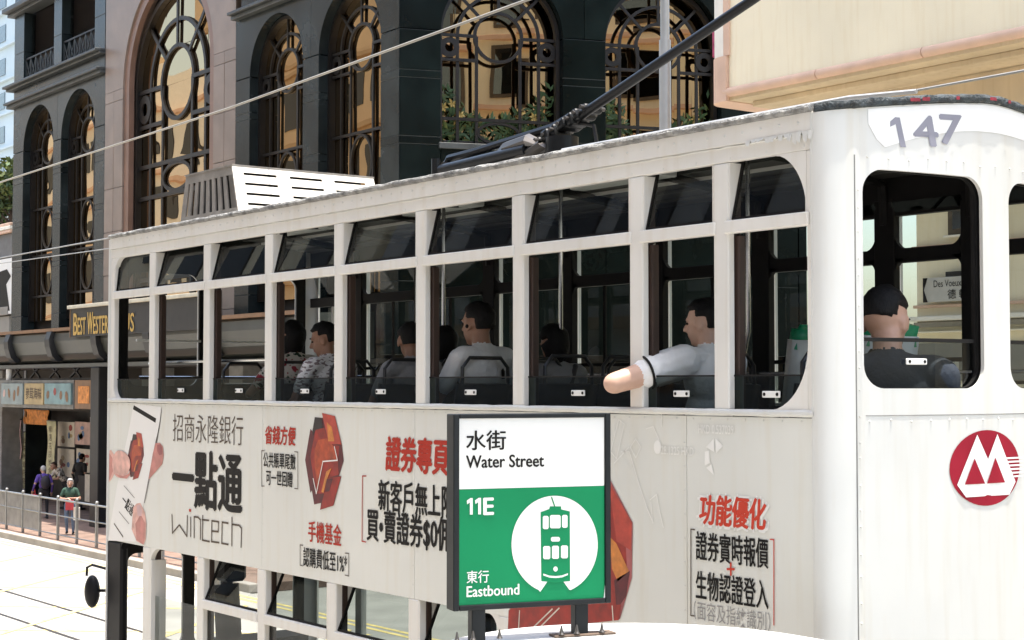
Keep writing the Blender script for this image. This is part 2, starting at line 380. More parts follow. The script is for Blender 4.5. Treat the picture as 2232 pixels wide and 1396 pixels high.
def fbox(fr, s0, s1, d0, d1, z0, z1, name, mat, bevel=0.006, parent=None):
    return MB().box(s0, s1, d0, d1, z0, z1, fr).build(name, mat, parent or hotel, bevel=bevel, seg=1)
def clip(poly, x0, x1, z0, z1):
    def cut(P, ax, val, keep_less):
        out = []
        for i in range(len(P)):
            a, b = P[i], P[(i + 1) % len(P)]
            ia = a[ax] <= val if keep_less else a[ax] >= val; ib = b[ax] <= val if keep_less else b[ax] >= val
            if ia: out.append(a)
            if ia != ib:
                t = (val - a[ax]) / (b[ax] - a[ax]); out.append((a[0] + t * (b[0] - a[0]), a[1] + t * (b[1] - a[1])))
        return out
    for ax, v, kl in ((0, x0, False), (0, x1, True), (1, z0, False), (1, z1, True)):
        if len(poly) < 3: return []
        poly = cut(poly, ax, v, kl)
    return poly
def ribbon(fr, path, w, d0, d1, closed=False):
    """flat bar of width w that follows a path of (s, z) points, from depth d0 to d1"""
    P = [np.array(p, float) for p in path]; n = len(P); L = []; Rr = []
    for i in range(n):
        a = P[(i - 1) % n] if closed else P[max(i - 1, 0)]; b = P[(i + 1) % n] if closed else P[min(i + 1, n - 1)]
        t = b - a; t /= np.linalg.norm(t); nn = np.array([-t[1], t[0]])
        L.append(P[i] + nn * w / 2); Rr.append(P[i] - nn * w / 2)
    m = MB(); vs = []
    for i in range(n):
        vs += [fr(L[i][0], d0, L[i][1]), fr(Rr[i][0], d0, Rr[i][1]), fr(Rr[i][0], d1, Rr[i][1]), fr(L[i][0], d1, L[i][1])]
    fs = []
    for i in range(n if closed else n - 1):
        a = 4 * i; b = 4 * ((i + 1) % n)
        for k in range(4): fs.append((a + k, a + (k + 1) % 4, b + (k + 1) % 4, b + k))
    if not closed: fs += [(3, 2, 1, 0), (4 * n - 4, 4 * n - 3, 4 * n - 2, 4 * n - 1)]
    return m.add(vs, fs)
def arc(c, z, r, a0, a1, n, ez=1.0): return [(c + r * math.cos(R(a0 + (a1 - a0) * i / n)), z + r * ez * math.sin(R(a0 + (a1 - a0) * i / n))) for i in range(n + 1)]

def arched_window(fr, s0, s1, zb, zs, label=None, low=(9.2, 7.9, 7.75, 6.5), bw=0.078, DG=0.385):
    c = (s0 + s1) / 2; Rr = (s1 - s0) / 2; k = Rr / 1.28
    m1 = 0.86 * k; m0 = 0.46 * k; rc = 0.50 * k; wb = bw * (0.75 + 0.25 * k)
    D0, D1 = 0.315, 0.36
    frame = ribbon(fr, [(s0 + wb / 2, zb)] + arc(c, zs, Rr - wb / 2, 180, 0, 28) + [(s1 - wb / 2, zb)], wb, D0 - 0.09, D1 + 0.02).build('window', 'bronze_bar', hotel)
    if label: frame['label'] = label
    W = lambda nm, mb: mb.build(nm, 'bronze_bar', frame)
    for m in (-m1, -m0, m0, m1):
        W('mullion', ribbon(fr, [(c + m, zb), (c + m, zs)], wb * 0.8, D0, D1))
    W('tracery_arch', ribbon(fr, arc(c, zs, m1, 180, 0, 22), wb * 0.8, D0 - 0.004, D1 + 0.004))
    W('tracery_ring', ribbon(fr, arc(c, zs, rc, 0, 360, 30)[:-1], wb * 0.8, D0 - 0.008, D1 + 0.008, True))
    for a in (45, 90, 135):
        ca, sa = math.cos(R(a)), math.sin(R(a))
        W('tracery_spoke', ribbon(fr, [(c + rc * ca, zs + rc * sa), (c + (Rr - wb) * ca, zs + (Rr - wb) * sa)], wb * 0.75, D0 - 0.012, D1 - 0.01))
    for z in (zs, zs - 0.5 * k):
        for e in (-1, 1):
            W('transom', ribbon(fr, [(c + e * m0, z), (c + e * (Rr - wb), z)], wb * 0.8, D0 - 0.016, D1 - 0.014))
    for e in (-1, 1):
        W('medallion', ribbon(fr, arc(c + e * (m1 + Rr - wb) / 2, zs - 0.25 * k, 0.15 * k, 0, 360, 14)[:-1], 0.11 * k, D0 - 0.02, D1 - 0.02, True))
    zz = [zs]
    for i, z in enumerate(low):
        if z <= zb + 0.1: continue
        zz.append(z)
        W('transom', ribbon(fr, [(s0 + wb, z), (s1 - wb, z)], wb * 0.8, D0 - 0.016, D1 - 0.014))
    if len(low) >= 2:
        for za, zc in ((low[0], low[1]),) + (((low[2], low[3]),) if len(low) > 3 and low[3] > zb else ()):
            if zc < zb: zc = zb
            h = (za - zc) / 2
            W('tracery_oval', ribbon(fr, arc(c, (za + zc) / 2, m0 - wb * 0.4, 0, 360, 24, (h - 0.06) / (m0 - wb * 0.4))[:-1], wb * 0.7, D0 - 0.006, D1, True))
    # panes, one for each light between the bars
    shape = [(s0, zb)] + arc(c, zs, Rr, 180, 0, 36) + [(s1, zb)]
    cols = [s0, c - m1, c - m0, c + m0, c + m1, s1]; rows = sorted(set([zb, zs + Rr + 0.01, zs + 0.5 * k] + zz))
    for i in range(5):
        for j in range(len(rows) - 1):
            P = clip(shape, cols[i], cols[i + 1], rows[j], rows[j + 1])
            if len(P) < 3: continue
            a, b = random.uniform(-0.012, 0.012), random.uniform(-0.012, 0.012); sc_, zc_ = (cols[i] + cols[i + 1]) / 2, (rows[j] + rows[j + 1]) / 2
            MB().poly([fr(p[0], DG + a * (p[0] - sc_) + b * (p[1] - zc_), p[1]) for p in P]).build('pane', 'bronze_glass', frame)
    return frame

def spandrel(fr, s0, s1, w0, w1, zs, zt, mat, d1=0.42):
    """stone above the springing: two slabs that meet over the crown of the arch"""
    c = (w0 + w1) / 2; r = (w1 - w0) / 2; g = 0.006
    for a0, a1, e in ((180, 90, s0), (0, 90, s1)):
        A = arc(c, zs, r, a0, a1, 16)
        sg = g if a0 == 180 else -g
        P = [(e + sg, zs), (e + sg, zt)] + [(c - sg, zt)] + [(min(p[0], c - sg) if a0 == 180 else max(p[0], c - sg), p[1]) for p in reversed(A)]
        m = MB(); v = [fr(p[0], 0, p[1]) for p in P]; w = [fr(p[0], d1, p[1]) for p in P]; n = len(P)
        m.add(v + w, [tuple(range(n)), tuple(range(2 * n - 1, n - 1, -1))] + [(i, (i + 1) % n, n + (i + 1) % n, n + i) for i in range(n)])
        m.build('arch_slab', mat, hotel)
def pier(fr, s0, s1, zs, mat, d1=0.42):
    if mat != 'granite_pink': MB().box(s0 + .01, s1 - .01, .014, .05, zs[0], zs[-1], fr).build('joint_mortar', 'stone_joint', hotel)
    for a, b in zip(zs[:-1], zs[1:]):
        fbox(fr, s0 + 0.005, s1 - 0.005, random.uniform(-0.004, 0.004), d1, a + 0.006, b - 0.006, 'granite_slab', mat)

ZC = [4.4, 5.9, 7.30, 7.45, 8.70, 8.86, 10.06, 10.22, 11.05]
ZS, ZT = 11.07, 12.50
dark = 'granite_dark'
# backing behind the joints and rooms behind the glass
MB().box(-44.4, -22.2, 0.50, 0.65, 3.0, 16.6, FA).build('wall_core', 'room_dark', hotel)
MB().box(0.1, 8.9, 0.80, 0.95, 3.0, 16.6, FB).build('wall_core', 'room_dark', hotel)
for s0, s1 in ((-44.5, -43.6), (-41.08, -40.46), (-37.9, -37.2), (-29.3, -28.57), (-26.05, -25.34), (-22.8, -22.09)):
    pier(FA, s0, s1, ZC, dark)
for s0, s1, w0, w1 in ((-44.5, -40.77, -43.6, -41.08), (-40.77, -37.2, -40.46, -37.9), (-29.3, -25.695, -28.57, -26.05), (-25.695, -22.09, -25.34, -22.8)):
    spandrel(FA, s0, s1, w0, w1, ZS, ZT, dark)
lab = {-43.6: 'arched window farthest from the tram stop sign'}
for w0, w1 in ((-43.6, -41.08), (-40.46, -37.9), (-28.57, -26.05), (-25.34, -22.8)):
    arched_window(FA, w0, w1, 5.75, ZS - 0.02, lab.get(w0))
# the pink bay
PZ = [4.4, 5.6, 6.8, 8.0, 9.2, 10.4, 11.6]
PS, PT = 11.9, 15.6
for s0, s1 in ((-37.2, -36.59), (-36.59, -35.97), (-30.48, -29.9), (-29.9, -29.3)):
    pier(FA, s0, s1, PZ, 'granite_pink', 0.46); fbox(FA, s0 + .005, s1 - .005, 0, .46, 11.606, 11.894, 'granite_slab', 'granite_pink')
spandrel(FA, -37.2, -29.3, -35.97, -30.48, PS, PT, 'granite_pink', 0.46)
ribbon(FA, [(-35.82, 4.4)] + arc(-33.225, PS, 2.6, 180, 0, 40) + [(-30.63, 4.4)], 0.3, 0.05, 0.2).build('window_moulding', 'granite_pink_dark', hotel)
arched_window(FA, -35.68, -30.77, 5.75, PS - 0.2, 'largest arched window in the pink granite bay', low=(9.65, 8.8, 7.6, 6.6), bw=0.11)
fbox(FA, -37.2, -29.3, 0.02, 0.45, 15.61, 16.8, 'granite_slab', 'granite_pink')
# corner face
for s0, s1 in ((0.01, 0.87), (3.50, 4.45), (7.09, 8.9)):
    pier(FB, s0, s1, ZC, 'granite_green', 0.62)
for s0, s1, w0, w1 in ((0.01, 3.975, 0.87, 3.50), (3.975, 8.9, 4.45, 7.09)):
    spandrel(FB, s0, s1, w0, w1, ZS, ZT + 1.2, 'granite_green', 0.62)
for w0, w1 in ((0.87, 3.50), (4.45, 7.09)):
    arched_window(FB, w0, w1, 8.72, ZS - 0.02, None, low=(9.3, 8.76), bw=0.08, DG=0.60)
    fbox(FB, w0, w1, 0.42, 0.62, 8.62, 8.735, 'inner_sill', 'room_dark')
    fbox(FB, w0 + 0.006, w1 - 0.006, 0.0, 0.42, 4.4, 8.70, 'granite_slab', 'granite_green')
    fbox(FB, w0 - 0.05, w1 + 0.05, -0.08, 0.3, 8.62, 8.74, 'window_sill', 'cornice_grey')
    # planter with lilies behind the bars
    t = FB((w0 + w1) / 2, 0.47, 8.74)
    pl = thing('window_planter', 'planter of yellow lilies in the %s corner window of the hotel' % ('left' if w0 < 2 else 'right'), 'planter', t)
    MB().box(w0 + 0.15, w1 - 0.15, 0.40, 0.55, 8.745, 8.86, FB).build('trough', 'bronze_bar', pl, bevel=0.01)
    rnd = random.Random(3 if w0 < 2 else 9)
    for mat, cnt, nm in (('leaf_dark', 300, 'leaves'), ('leaf_light', 120, 'leaves')):
        m = MB()
        for _ in range(cnt):
            h = rnd.random() ** 1.3
            side = abs(rnd.uniform(-1, 1)) ** 0.8 * rnd.choice((-1, 1)) if w0 < 2 else rnd.choice((rnd.uniform(0.3, 1), rnd.uniform(-1, -0.6)))
            a = (w0 + w1) / 2 + side * (w1 - w0) * 0.46; z = 8.82 + h * (0.55 + 0.75 * abs(side) ** 2); d = 0.475 + rnd.uniform(-0.08, 0.09)
            L = rnd.uniform(0.12, 0.26); an = rnd.uniform(-2.4, 2.4); wd = L * 0.16
            dx, dz = math.sin(an) * L, math.cos(an) * L; dd = rnd.uniform(-0.05, 0.05)
            m.add([FB(a, d, z), FB(a + dx / 2 + dz / L * wd, d + dd / 2, z + dz / 2 - dx / L * wd), FB(a + dx, d + dd, z + dz), FB(a + dx / 2 - dz / L * wd, d + dd / 2 + 0.01, z + dz / 2 + dx / L * wd)], [(0, 1, 2, 3)])
        for _ in range(14):
            a = (w0 + w1) / 2 + rnd.uniform(-.46, .46) * (w1 - w0); q = abs(a - (w0 + w1) / 2) / (w1 - w0) * 2
            m.tube([FB(a, .47, 8.84), FB(a + rnd.uniform(-.06, .06), .46, 9.0 + .3 * q), FB(a + rnd.uniform(-.14, .14), .45, 9.2 + .75 * q * q)], .007, 4)
        stuff(m.build(nm, mat, pl))
    spots = ((0.10, 9.62), (0.17, 9.40), (0.02, 9.55), (0.70, 9.5), (0.83, 9.42), (0.13, 9.28)) if w0 < 2 else ((0.86, 9.55), (0.93, 9.3))
    for q, z in spots:
        m = MB(); a = w0 + 0.1 + q * (w1 - w0 - 0.2)
        for k in range(6):
            t0 = k * math.pi / 3 + rnd.uniform(-0.2, 0.2); L = rnd.uniform(0.10, 0.15); dx, dz = math.cos(t0) * L, math.sin(t0) * L
            m.add([FB(a, 0.42, z), FB(a + dx * .5 - dz * .22, 0.385, z + dz * .5 + dx * .22), FB(a + dx, 0.40, z + dz), FB(a + dx * .5 + dz * .22, 0.383, z + dz * .5 - dx * .22)], [(0, 1, 2, 3)])
        m.build('flower', 'flower', pl)
        MB().tube([FB(a, 0.47, 8.85), FB(a + .02, 0.45, (8.85 + z) / 2), FB(a, 0.43, z)], 0.008, 5).build('stem', 'leaf_dark', pl)
fbox(FB, 0.01, 8.9, 0.03, 0.45, ZT + 1.21, 16.8, 'granite_slab', 'granite_green')
MB().box(8.92, 9.1, 0, 14, 0, 16.7, FB).build('side_wall', 'granite_green', hotel)
MB().box(-44.5, -44.42, 0.5, 14, 0, 16.7, FA).build('side_wall', 'granite_dark', hotel)
MB().prism([(-44.4, 12.5, 16.5), (-22.3, 12.6, 16.5), (-19.3, 21, 16.5), (-30, 26, 16.5), (-44.4, 26, 16.5)], (0, 0, 0.3)).build('roof', 'concrete', hotel)
# mouldings and the balcony storey on the street front
def moulding(fr, s0, s1, zs, proj, name='cornice', mat='cornice_grey'):
    for z0, z1, p in zs: fbox(fr, s0, s1, -p, 0.30, z0, z1, name, mat, 0.012)
for s0, s1 in ((-44.75, -37.22), (-29.28, -21.95)):
    moulding(FA, s0, s1, ((12.505, 12.60, 0.16), (12.603, 12.68, 0.26)), 0.2)
    fbox(FA, s0 + 0.25, s1 - 0.02, 0.0, 0.42, 12.685, 13.045, 'granite_slab', dark)
    moulding(FA, s0, s1, ((13.05, 13.12, 0.18), (13.123, 13.20, 0.30)), 0.2)
    e = s0 + 0.25
    ops = [(e + 0.85, e + 3.37), (e + 4.0, e + 6.5)]
    for a, b in ((e, ops[0][0]), (ops[0][1], ops[1][0]), (ops[1][1], s1 - 0.02)):
        for z0, z1 in ((13.205, 14.2), (14.2, 15.42)): fbox(FA, a + .004, b - .004, 0, 0.42, z0 + .005, z1 - .005, 'granite_slab', dark)
    moulding(FA, s0, s1, ((15.425, 15.52, 0.16), (15.523, 15.66, 0.34)), 0.3)
    fbox(FA, e, s1 - 0.02, 0.0, 0.42, 15.665, 16.8, 'granite_slab', dark)
    for a, b in ops:
        MB().box(a, b, 0.36, 0.39, 13.2, 15.42, FA).build('louvre_backing', 'louvre_dark', hotel)
        for i in range(20):
            z = 14.05 + i * 0.068
            MB().add([FA(a, .24, z), FA(b, .24, z), FA(b, .33, z + .055), FA(a, .33, z + .055)], [(0, 1, 2, 3)]).build('louvre_slat', 'louvre_dark', hotel)
        rl = MB().box(a, b, 0.06, 0.10, 13.92, 13.97, FA).build('balcony_railing', 'canopy_black', hotel)
        for i in range(7):
            x = a + (b - a) * i / 6
            MB().box(x - .015, x + .015, 0.062, 0.098, 13.21, 13.918, FA).build('baluster', 'cornice_grey', rl)
            if i < 6:
                w = (b - a) / 6
                MB().bar(FA(x, .08, 13.22), FA(x + w, .08, 13.9), 0.03, 0.02).build('scroll_bar', 'cornice_grey', rl)
                MB().bar(FA(x + w, .084, 13.22), FA(x, .084, 13.9), 0.03, 0.02).build('scroll_bar', 'cornice_grey', rl)

# street canopy of the hotel, its ribs and the gold name
def prof(x0, x1, pts, name, mat, parent=None, smooth=False):
    return MB().prism([(x0, y, z) for y, z in pts], (x1 - x0, 0, 0)).build(name, mat, parent or hotel, smooth=smooth)
can = prof(-46.0, -23.0, [(12.0, 5.30), (10.45, 5.24), (10.36, 5.16), (10.34, 4.95), (10.46, 4.62), (10.62, 4.46), (10.8, 4.36), (12.0, 4.34)], 'entrance_canopy', 'canopy_metal')
prof(-46.0, -23.0, [(10.5, 5.215), (10.3, 5.215), (10.3, 5.30), (10.5, 5.30)], 'canopy_lip', 'panel_brown', can)
for i in range(8):
    x = XY(26, 10.4) + i * (XY(116, 10.4) - XY(26, 10.4))
    if x < -23.4:
        prof(x - 0.17, x + 0.17, [(10.40, 5.21), (10.27, 5.21), (10.20, 5.0), (10.22, 4.8), (10.30, 4.55), (10.45, 4.40), (10.60, 4.44), (10.45, 4.62), (10.36, 4.88), (10.33, 5.0)], 'canopy_rib', 'canopy_black', can)
prof(-46.0, -23.0, [(10.3, 4.25), (10.42, 4.25), (10.42, 4.34), (10.3, 4.34)], 'canopy_edge', 'canopy_metal', can)
sx0, sx1 = XY(154, 10.2), XY(300, 10.2)
sb = thing('hotel_name_board', 'black board with gold hotel lettering above the street canopy', 'sign', ((sx0 + sx1) / 2, 10.25, 5.31))
MB().box(sx0 - .05, sx1 + 3.2, 10.2, 10.6, 5.02, 5.75, ).build('board', 'canopy_black', sb, bevel=0.01)
MB().box(sx0 - .12, sx1 + 3.3, 10.12, 10.6, 5.753, 5.84).build('ledge', 'ledge_cream', sb, bevel=0.01)
MB().box(sx0 - .09, sx0 - .053, 10.19, 10.6, 5.02, 5.75).build('end_trim', 'panel_brown', sb)
zt, zb_ = 5.62, 5.07
xa, xb = XY(159, 10.19), XY(291, 10.19); wd = xb - xa
def sc_text(body, f0, f1, h):
    text3('lettering', body, (xa + wd * f0, 10.185, zb_), (xa + wd * f1, 10.185, zb_), (xa + wd * f0, 10.185, zb_ + (zt - zb_) * h), 'gold', sb, off=0.022)
for body, f0, f1, h in (('B', 0, .065, 1), ('EST', .075, .215, .8), ('W', .245, .335, 1), ('ESTERN', .345, .66, .8), ('P', .70, .765, 1), ('LUS', .775, 1.0, .8)):
    sc_text(body, f0, f1, h)

# ------------------------------------------------------------------ ground floor shop under the canopy
shop = thing('dried_seafood_shop', 'dark shop front hung with paper banners under the hotel canopy', 'shop', (-38, 12.6, 0.15))
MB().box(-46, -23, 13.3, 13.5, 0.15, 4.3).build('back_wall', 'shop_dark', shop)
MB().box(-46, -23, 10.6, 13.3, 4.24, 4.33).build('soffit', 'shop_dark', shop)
for x in (-45.3, -34.0, -29.0, -24.0): MB().box(x - .35, x + .35, 11.9, 12.6, 0.15, 4.24).build('column', 'shop_grey', shop, bevel=0.02)
MB().box(XY(197, 10.5), XY(215, 10.5), 10.5, 10.8, 0.15, 4.24).build('dark_pillar', 'canopy_black', shop, bevel=0.02)
for x0, x1 in ((-41.5, -39.0), (-38.6, -36.9)):
    MB().box(x0, x1, 13.25, 13.297, 0.15, 2.3).build('doorway', 'canopy_black', shop)
for i in range(9):                                               # hanging frame over the shop signs
    x = XY(26, 10.9) + i * 0.75
    MB().bar((x, 10.9, 3.98), (x + (0.62 if i % 2 == 0 else -0.5), 10.9, 4.24), 0.05, 0.05).build('truss_bar', 'canopy_black', shop)
MB().box(-42.5, -34.2, 10.85, 10.95, 3.9, 3.975).build('truss_beam', 'canopy_black', shop)
MB().cyl((XY(20, 10.7), 10.7, 3.92), (XY(20, 10.7), 10.7, 4.35), 0.09, 10).build('lamp_tube', 'plate_white', shop, smooth=True)
def px_panel(name, x0, x1, y0, y1, Y, mat, parent, th=0.05):
    xc = (x0 + x1) / 2; a, b = XY(x0, Y), XY(x1, Y); z1, z0 = onY(xc, y0, Y)[2], onY(xc, y1, Y)[2]
    o = MB().box(a, b, Y, Y + th, z0, z1).build(name, mat, parent, bevel=0.006, seg=1); return a, b, z0, z1
frame_row = thing('shop_sign_row', 'row of pale blue, sand and teal picture signs over the shop', 'sign', (-38, 10.6, 3.2))
px_panel('sign_case', 0, 160, 829, 890, 10.56, 'shop_grey', frame_row, 0.16)
def blot(Y, x, z, w, h, mat, parent, rot=0, n=7):
    m = MB(); m.poly([(x + w * math.cos(t) * math.cos(rot) - h * math.sin(t) * math.sin(rot), Y, z + w * math.cos(t) * math.sin(rot) + h * math.sin(t) * math.cos(rot)) for t in [2 * math.pi * i / n + .2 for i in range(n)]])
    return m.build('picture', mat, parent)
for x0, x1, mat in ((3, 49, 'panel_blue'), (53, 94, 'panel_sand'), (97, 154, 'panel_teal')):
    a, b, z0, z1 = px_panel('sign_panel', x0, x1, 836, 882, 10.50, mat, frame_row, 0.055)
    w = b - a
    if mat == 'panel_sand': text3('lettering', '參茸海味', (a + .08 * w, 10.494, z0 + .25 * (z1 - z0)), (b - .08 * w, 10.494, z0 + .25 * (z1 - z0)), (a + .08 * w, 10.494, z1 - .2 * (z1 - z0)), 'ink_brown', frame_row, off=0.01)
    else:
        for i in range(4): blot(10.494, a + w * (.17 + .22 * i + random.uniform(-.04, .04)), z0 + (z1 - z0) * random.uniform(.35, .65), w * .055, (z1 - z0) * random.uniform(.18, .3), random.choice(('print_red', 'panel_brown', 'paper_rose')), frame_row, random.uniform(-.6, .6))
px_panel('brown_case', 163, 199, 829, 892, 10.52, 'panel_brown', frame_row, 0.2)
px_panel('brown_panel', 170, 194, 842, 880, 10.505, 'cloth_orange', frame_row, 0.012)
def banner(label, x0, x1, y0, y1, Y, mat, txt=None, mt='ink_red'):
    xc = (x0 + x1) / 2; a, b = XY(x0, Y), XY(x1, Y); z1, z0 = onY(xc, y0, Y)[2], onY(xc, y1, Y)[2]
    t = thing('shop_banner', label, 'banner', ((a + b) / 2, Y, z0), 'paper banners of the seafood shop')
    MB().grid(lambda u, v: (a + (b - a) * u, Y + 0.025 * math.sin(u * 5 + v * 7 + x0), z0 + (z1 - z0) * v), 6, 8).build('sheet', mat, t, smooth=True, solid=0.004)
    MB().cyl((a - .03, Y, z1 + .01), (b + .03, Y, z1 + .01), 0.02, 6).build('hanging_rod', 'canopy_black', t)
    if txt:
        n = len(txt); h = (z1 - z0) * .86 / n; w = min(h * .95, (b - a) * .75); c = (a + b) / 2
        for i, ch in enumerate(txt):
            zz = z1 - (z1 - z0) * .07 - h * (i + .9)
            text3('lettering', ch, (c - w / 2, Y - .035, zz), (c + w / 2, Y - .035, zz), (c - w / 2, Y - .035, zz + h * .8), mt, t)
    return t
banner('pink paper banner at the left end of the shop', 20, 47, 915, 1000, 12.5, 'paper_pink', None)
banner('orange fringed cloth strip over the shop doorway', 53, 106, 893, 926, 12.5, 'cloth_orange', None)
banner('narrow cream upright banner beside the doorway', 51, 62, 943, 1066, 12.6, 'paper_yellow', '海味參茸燕窩', 'ink_brown')
banner('tall pale yellow banner behind the woman in purple', 104, 122, 918, 1045, 12.5, 'paper_yellow', '精選花膠鮑魚', 'ink_brown')
banner('lilac upright banner nearest the tram', 199, 220, 910, 1010, 11.2, 'paper_lilac', '優惠大減價', 'ink_grey')
for i, (x0, x1, y0, y1, mat, lb) in enumerate(((127, 163, 920, 974, 'paper_white', 'cream shop poster, upper left of the four'), (164, 198, 920, 970, 'paper_rose', 'rose coloured shop poster, upper right of the four'),
                                   (127, 163, 979, 1040, 'paper_white', 'cream shop poster, lower left of the four'), (168, 198, 979, 1030, 'paper_white', 'cream shop poster, lower right of the four'))):
    t = thing('shop_poster', lb, 'poster', (XY((x0 + x1) / 2, 12.9), 12.9, 2.0), 'posters on the seafood shop window')
    a, b, z0, z1 = px_panel('sheet', x0, x1, y0, y1, 12.9, mat, t, 0.03)
    for k in range(5): blot(12.894, random.uniform(a + .2, b - .2), random.uniform(z0 + .15, z1 - .15), random.uniform(.08, .2), random.uniform(.05, .12), random.choice(('print_red', 'panel_brown', 'panel_sand', 'print_blue')), t)
ct = thing('display_counter', 'dark display counter with stacked boxes under the shop posters', 'counter', (XY(185, 12.3), 12.3, .15))
px_panel('counter_body', 165, 240, 1040, 1100, 12.3, 'shop_dark', ct, 0.6)
px_panel('price_board', 187, 202, 1035, 1095, 12.2, 'paper_white', ct, 0.03)
# plain shop front further along (seen through the tram's windows)
for i in range(5):
    x = -32.4 + i * 2.0
    MB().box(x, x + 1.75, 13.2, 13.297, 0.5, 3.2).build('shop_window', 'plain_glass', shop)
    MB().box(x, x + 1.75, 13.1, 13.29, 3.3, 3.9).build('fascia', 'shop_grey', shop)
    MB().box(x - .1, x + 1.9, 13.05, 13.09, 3.22, 3.26).build('light_strip', 'ledge_cream', shop)

# ------------------------------------------------------------------ railing along the kerb
rail = thing('kerb_railing', 'grey metal pedestrian railing along the far kerb', 'railing', (-30, 8.5, 0.15))
px_posts = [18, 53, 89, 130, 171, 214]
xs = [XY(p, 8.55) for p in px_posts]; step = (xs[-1] - xs[0]) / 5
xs = [xs[0] + step * i for i in range(-3, 12)]
for i, x in enumerate(xs):
    MB().box(x - .03, x + .03, 8.52, 8.58, .15, 1.12).build('post', 'galvanised', rail, bevel=.006, seg=1)
    MB().ball((x, 8.55, 1.15), .045, 8, 5).build('finial', 'galvanised', rail)
    if i < len(xs) - 1:
        for z, r in ((1.09, .026), (.72, .018), (.27, .018)): MB().cyl((x, 8.55, z), (xs[i + 1], 8.55, z), r, 6).build('rail', 'galvanised', rail)
        if x < XY(85, 8.55):
            m = MB()
            for k in range(1, 26): m.cyl((x + step * k / 26, 8.55, .28), (x + step * k / 26, 8.55, 1.07), .009, 4)
            stuff(m.build('vertical_bars', 'infill', rail))

# ------------------------------------------------------------------ cream corner building to the right
cb = thing('corner_building', 'cream stucco building with a rounded overhang behind the right end of the tram', 'building', (-3, 11, 0))
OX, OY, OZ = -9.70, 8.7, 7.44
def rounded(x0, x1, y0, y1, r, n=8):
    P = [(x1, y0), (x1, y1), (x0, y1)]
    P += [(x0 + r - r * math.cos(R(90 * i / n)), y0 + r - r * math.sin(R(90 * i / n))) for i in range(n + 1)]
    return P
def rp(x0, x1, y0, y1, r, z0, z1, name, mat, n=8):
    return MB().prism([(x, y, z0) for x, y in rounded(x0, x1, y0, y1, r, n)], (0, 0, z1 - z0)).build(name, mat, cb, smooth=True)
rp(OX, 12, OY, 20, 0.5, OZ + .09, 16, 'overhang', 'stucco_cream')
rp(OX - .02, OX + 0.30, OY - .02, OY + 3.2, 0.28, OZ + .52, 16, 'corner_pilaster', 'stucco_white', 10)
rp(OX - .035, OX + 0.36, OY - .035, OY + 3.2, 0.30, OZ - .06, OZ + .515, 'pilaster_base', 'stucco_peach', 10)
MB().box(OX + .302, OX + .40, OY - .018, OY + .3, OZ + .52, 16).build('pilaster_stripe', 'stucco_peach', cb)
x = OX + .3
while x < 11.5:                                                   # peach moulding in lengths along the bottom edge
    MB().cyl((x, OY + .02, OZ + .05), (x + 1.55, OY + .02, OZ + .05), 0.062, 10).build('edge_moulding', 'stucco_peach', cb, smooth=True); x += 1.562
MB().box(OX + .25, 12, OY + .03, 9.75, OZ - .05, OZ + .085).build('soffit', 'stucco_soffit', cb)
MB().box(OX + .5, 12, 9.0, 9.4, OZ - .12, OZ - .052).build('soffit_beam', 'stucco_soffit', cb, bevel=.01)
WY = 10.0; WX = XY(2001, WY)
wall = MB().box(WX, 12, WY, 19, .15, OZ - .052).build('wall', 'stucco_cream', cb)
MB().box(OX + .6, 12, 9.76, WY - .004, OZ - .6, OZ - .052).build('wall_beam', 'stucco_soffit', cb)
def wpx(name, x0, x1, y0, y1, d0, d1, mat, par=None):
    xc = (x0 + x1) / 2; a, b = XY(x0, WY), XY(x1, WY); z1, z0 = onY(xc, y0, WY)[2], onY(xc, y1, WY)[2]
    return MB().box(a, b, WY - d0, WY - d1, z0, z1).build(name, mat, par or cb, bevel=.006, seg=1)
wf = wpx('window', 2075, 2190, 430, 508, .05, .002, 'window_brown'); wpx('pane', 2086, 2179, 436, 496, .056, .052, 'plain_glass', wf)
wpx('sill', 2070, 2195, 509, 514, .10, .002, 'stucco_white', wf)
for y0, y1, d, mat in ((522, 530, .08, 'stucco_peach'), (540, 546, .05, 'stucco_cream'), (657, 664, .06, 'stucco_peach'), (684, 694, .14, 'stucco_white'), (696, 708, .05, 'concrete'), (718, 722, .09, 'stucco_cream')):
    wpx('ledge', 1998, 2400, y0, y1, d, .002, mat)
wpx('wall_band', 1998, 2400, 745, 830, .03, .002, 'concrete')
wpx('notice', 2070, 2095, 783, 805, .045, .031, 'paper_white')
sgn = thing('street_name_sign', 'grey bilingual street name plate on the cream wall behind the last window', 'sign', (XY(2080, WY), WY - .1, 4.8))
a, b = XY(2014, WY - .1), XY(2175, WY - .1); z1, z0 = onY(2075, 603, WY - .1)[2], onY(2075, 657, WY - .1)[2]
MB().box(a, b, WY - .1, WY - .075, z0, z1).build('plate', 'plate_grey', sgn, bevel=.006)
MB().box((a + b) / 2 - .2, (a + b) / 2 + .05, WY - .09, WY - .003, z1 + .002, z1 + .06).build('bracket', 'canopy_black', sgn)
yy = WY - .103; h = z1 - z0
MB().poly([(a, yy, z0), (a + .07, yy, z0), (a + .015, yy, z0 + h / 2), (a + .07, yy, z1), (a, yy, z1)]).build('arrow_mark', 'ink_black', sgn)
text3('lettering', 'Des Voeux Road West', (a + .16, yy, z0 + h * .60), (b - .05, yy, z0 + h * .60), (a + .16, yy, z0 + h * .88), 'ink_black', sgn)
text3('lettering', '德 輔 道 西', (a + .36, yy, z0 + h * .10), (b - .08, yy, z0 + h * .10), (a + .36, yy, z0 + h * .48), 'ink_black', sgn, off=.008)
